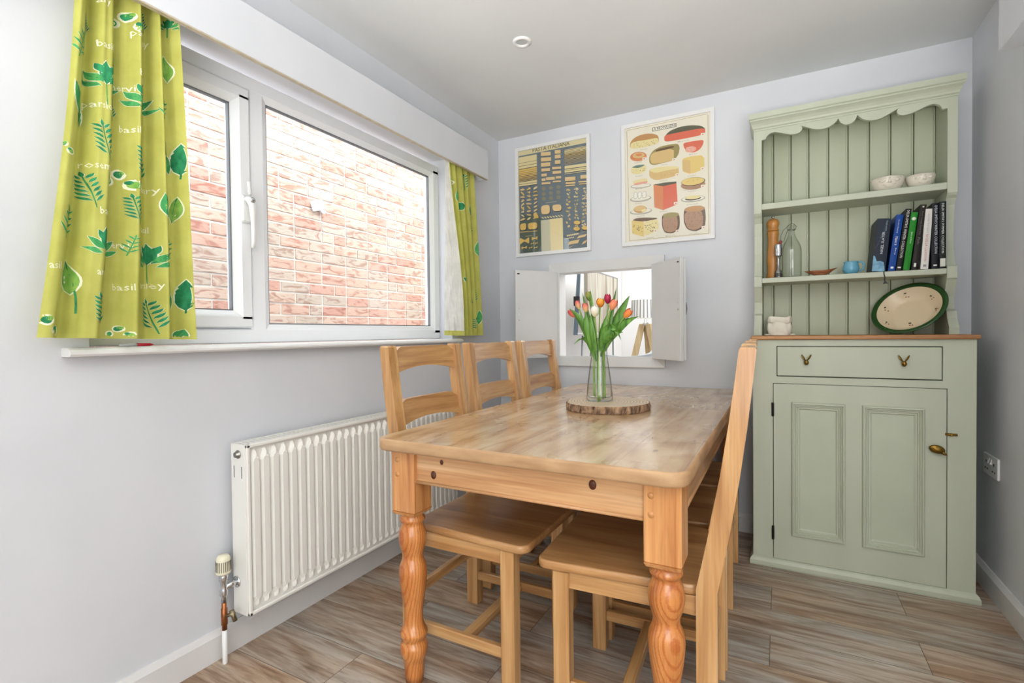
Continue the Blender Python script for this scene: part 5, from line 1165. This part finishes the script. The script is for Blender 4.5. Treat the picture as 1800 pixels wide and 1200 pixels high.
def art_cheese(shp, ell, rnd_, txt):
    R = random.Random(4)
    # 1 border 2 ink 3 cream cheese 4 brown crust 5 red 6 dark green 7 pink 8 tan 9 olive 10 orange 11 yellow 12 plate grey 13 white 14 barrel brown 15 dark brown 16 teal 17 light paper
    def L_(a, b, w=1.6): shp([(a[0]-w, a[1]-w), (b[0]+w, b[1]-w), (b[0]+w, b[1]+w), (a[0]-w, a[1]+w)], 1)
    L_((66, 190), (760, 50)); L_((84, 1140), (762, 1072)); 
    shp([(64, 196), (68, 196), (86, 1140), (82, 1140)], 1); shp([(757, 60), (761, 60), (765, 1072), (761, 1072)], 1)
    shp([(296, 166), (502, 126), (502, 158), (296, 198)], 2); shp([(299, 169), (499, 130), (499, 155), (299, 194)], 17); txt('LA FROMAGERIE', 399, 162, .021, 2, .132)
    def lab(x, y, w=80, s=-.12): 
        names = ('Roquefort', 'Hollande', 'Cantal', 'Gruyere', 'Brie', 'Comte', 'Chester', 'Parmesan')
        txt(names[R.randrange(8)], x, y, .0095, 12, w*.00052)
    def tagp(x, y): shp([(x-16, y-10), (x+14, y-14), (x+14, y+8), (x-16, y+12)], 17); ell(x, y, 8, 4, 5, 8)
    def dots(x0, x1, y0, y1, n, mi, r=2.5, sl=-.15):
        for _ in range(n): x = R.uniform(x0, x1); ell(x, R.uniform(y0, y1)+(x-x0)*sl, R.uniform(r*.6, r*1.6), r*.8, mi, 8)
    b1 = [(95, 350), (95, 295), (130, 255), (180, 230), (240, 216), (300, 215), (345, 230), (352, 262), (348, 300)]
    rnd_(b1, 4); rnd_([(98, 352), (100, 300), (150, 282), (250, 268), (346, 248), (350, 300), (240, 330)], 3); dots(120, 330, 300, 340, 30, 2); lab(220, 350)
    rnd_([(402, 290), (398, 245), (440, 195), (530, 158), (620, 145), (700, 150), (738, 172), (738, 225), (560, 262)], 6); rnd_([(402, 290), (398, 245), (410, 228), (560, 198), (738, 166), (738, 225), (560, 262)], 5); tagp(718, 225); lab(560, 280, 120)
    rnd_([(556, 298), (640, 282), (727, 270), (720, 315), (690, 358), (640, 382), (595, 374), (566, 342)], 5); ell(620, 352, 46, 24, 7, 20, -.2); dots(580, 690, 335, 362, 14, 13); lab(640, 392)
    ell(170, 413, 75, 40, 10, 28, -.12); ell(172, 404, 54, 24, 8, 24, -.1); ell(175, 398, 30, 11, 10, 18, -.1); tagp(222, 432); lab(165, 464)
    rnd_([(268, 470), (266, 415), (300, 360), (370, 325), (450, 308), (515, 302), (530, 335), (520, 395), (480, 445), (380, 470), (300, 488)], 9); rnd_([(290, 478), (274, 440), (280, 400), (310, 376), (480, 338), (480, 445), (380, 466)], 8, 1); rnd_([(330, 350), (480, 318), (480, 338), (320, 374)], 15, 1); tagp(482, 440); lab(395, 482)
    rnd_([(104, 560), (104, 510), (150, 488), (238, 480), (241, 532), (180, 566)], 3, 1); rnd_([(104, 510), (150, 488), (238, 480), (180, 512)], 16, 1); dots(115, 225, 525, 550, 10, 6); lab(175, 580)
    rnd_([(268, 590), (265, 530), (300, 512), (420, 496), (518, 498), (523, 570), (420, 600), (320, 618)], 8, 1); rnd_([(265, 532), (300, 512), (420, 496), (518, 498), (520, 516), (420, 530), (320, 556)], 3, 1); dots(330, 510, 570, 600, 12, 4); tagp(508, 570); lab(390, 620)
    rnd_([(552, 542), (548, 432), (620, 410), (729, 402), (730, 520), (618, 566)], 11, 1); shp([(552, 438), (616, 448), (618, 560), (554, 538)], 8); tagp(715, 518); lab(626, 578)
    ell(190, 666, 92, 20, 12, 24, -.1); ell(190, 664, 84, 15, 17, 24, -.1); rnd_([(118, 622), (248, 596), (250, 640), (130, 662)], 3, 1); rnd_([(128, 645), (250, 622), (250, 640), (130, 664)], 7, 1); lab(175, 690)
    ell(188, 776, 96, 26, 12, 24, -.12); ell(188, 772, 86, 20, 17, 24, -.12)
    for x in (142, 180, 222): rnd_([(x-16, 724-(x-142)*.1), (x+16, 716-(x-142)*.1), (x+18, 772-(x-142)*.1), (x-16, 782-(x-142)*.1)], 12, 1); rnd_([(x-13, 727-(x-142)*.1), (x+13, 719-(x-142)*.1), (x+14, 770-(x-142)*.1), (x-13, 778-(x-142)*.1)], 13, 1)
    lab(170, 816)
    shp([(303, 655), (386, 668), (386, 874), (310, 850)], 10); shp([(386, 668), (500, 642), (510, 822), (386, 874)], 5); shp([(303, 655), (400, 636), (500, 627), (500, 642), (386, 668)], 6); tagp(494, 815); lab(390, 885)
    ell(638, 656, 101, 40, 14, 30, -.12); ell(638, 628, 99, 36, 15, 30, -.12); ell(636, 626, 94, 32, 11, 30, -.12); dots(580, 700, 620, 640, 10, 4); tagp(718, 668); lab(628, 712)
    ell(637, 776, 100, 28, 12, 28, -.12); ell(637, 773, 92, 22, 17, 28, -.12); ell(637, 772, 66, 16, 2, 24, -.12); ell(637, 763, 64, 16, 3, 24, -.1); lab(630, 822, 120)
    ell(190, 886, 100, 26, 12, 28, -.12); ell(190, 882, 90, 20, 17, 28, -.12); ell(184, 868, 60, 32, 4, 24, -.1); ell(182, 862, 54, 24, 8, 24, -.1); rnd_([(190, 872), (240, 860), (244, 885), (200, 895)], 3, 1); lab(190, 926)
    shp([(106, 965), (216, 972), (216, 1106), (108, 1078)], 11); rnd_([(214, 972), (335, 945), (347, 985), (344, 1045), (214, 1106)], 3, 1); rnd_([(106, 966), (150, 944), (240, 938), (334, 940), (334, 950), (216, 974)], 15, 1); dots(225, 330, 1000, 1080, 26, 15, 4, -.3); dots(115, 205, 1000, 1070, 16, 15, 4, .1); tagp(318, 1052); lab(268, 1112)
    rnd_([(374, 925), (400, 902), (500, 892), (524, 915), (528, 985), (520, 1040), (460, 1076), (398, 1068), (376, 1020)], 15); rnd_([(380, 930), (500, 915), (512, 985), (500, 1040), (455, 1068), (400, 1058), (382, 1010)], 14); ell(452, 916, 70, 22, 9, 24, -.1); dots(390, 500, 960, 1040, 26, 15); tagp(508, 1055); lab(450, 1094, 110)
    rnd_([(560, 880), (590, 848), (700, 832), (734, 855), (740, 940), (732, 1020), (660, 1056), (590, 1042), (560, 980)], 15); rnd_([(566, 890), (700, 868), (722, 940), (712, 1015), (650, 1048), (592, 1034), (568, 970)], 14); ell(650, 864, 84, 27, 14, 28, -.1); ell(650, 861, 78, 23, 4, 28, -.1); dots(580, 715, 905, 1020, 70, 15); tagp(722, 1022); lab(645, 1078, 110)
poster('cheese_poster', 'framed cream cheese chart poster above the right hatch door', .847, 1.359, 1.587, 2.297, .021, ink(240, 234, 218), art_cheese,
       [ink(176, 158, 122), ink(44, 40, 36), ink(236, 222, 164), ink(196, 146, 92), ink(224, 110, 84), ink(92, 92, 70), ink(236, 172, 154), ink(222, 190, 130), ink(160, 146, 88), ink(222, 140, 92), ink(232, 206, 128), ink(176, 172, 160), ink(246, 244, 236), ink(176, 136, 106), ink(104, 76, 54), ink(110, 138, 130), ink(240, 236, 222)], ((43, 180), (778, 35), (780, 1085), (60, 1160)))
# small red-tipped pen on the sill
pn = thing('red_pen', 'small red and clear pen lying on the window sill under the left curtain', 'pen', (.012, .77, 1.0585), 0)
MB().tube([(0, -.045, 0), (0, -.01, 0), (0, .0, 0)], .0042, 10).build('pen_barrel', plain('clear_grey', (200, 204, 206), .2), pn)
MB().tube([(0, .0, 0), (0, .035, 0), (0, .045, 0)], [.0045, .0045, .001], 10).build('pen_cap', plain('red_plastic', (196, 24, 48), .35), pn)
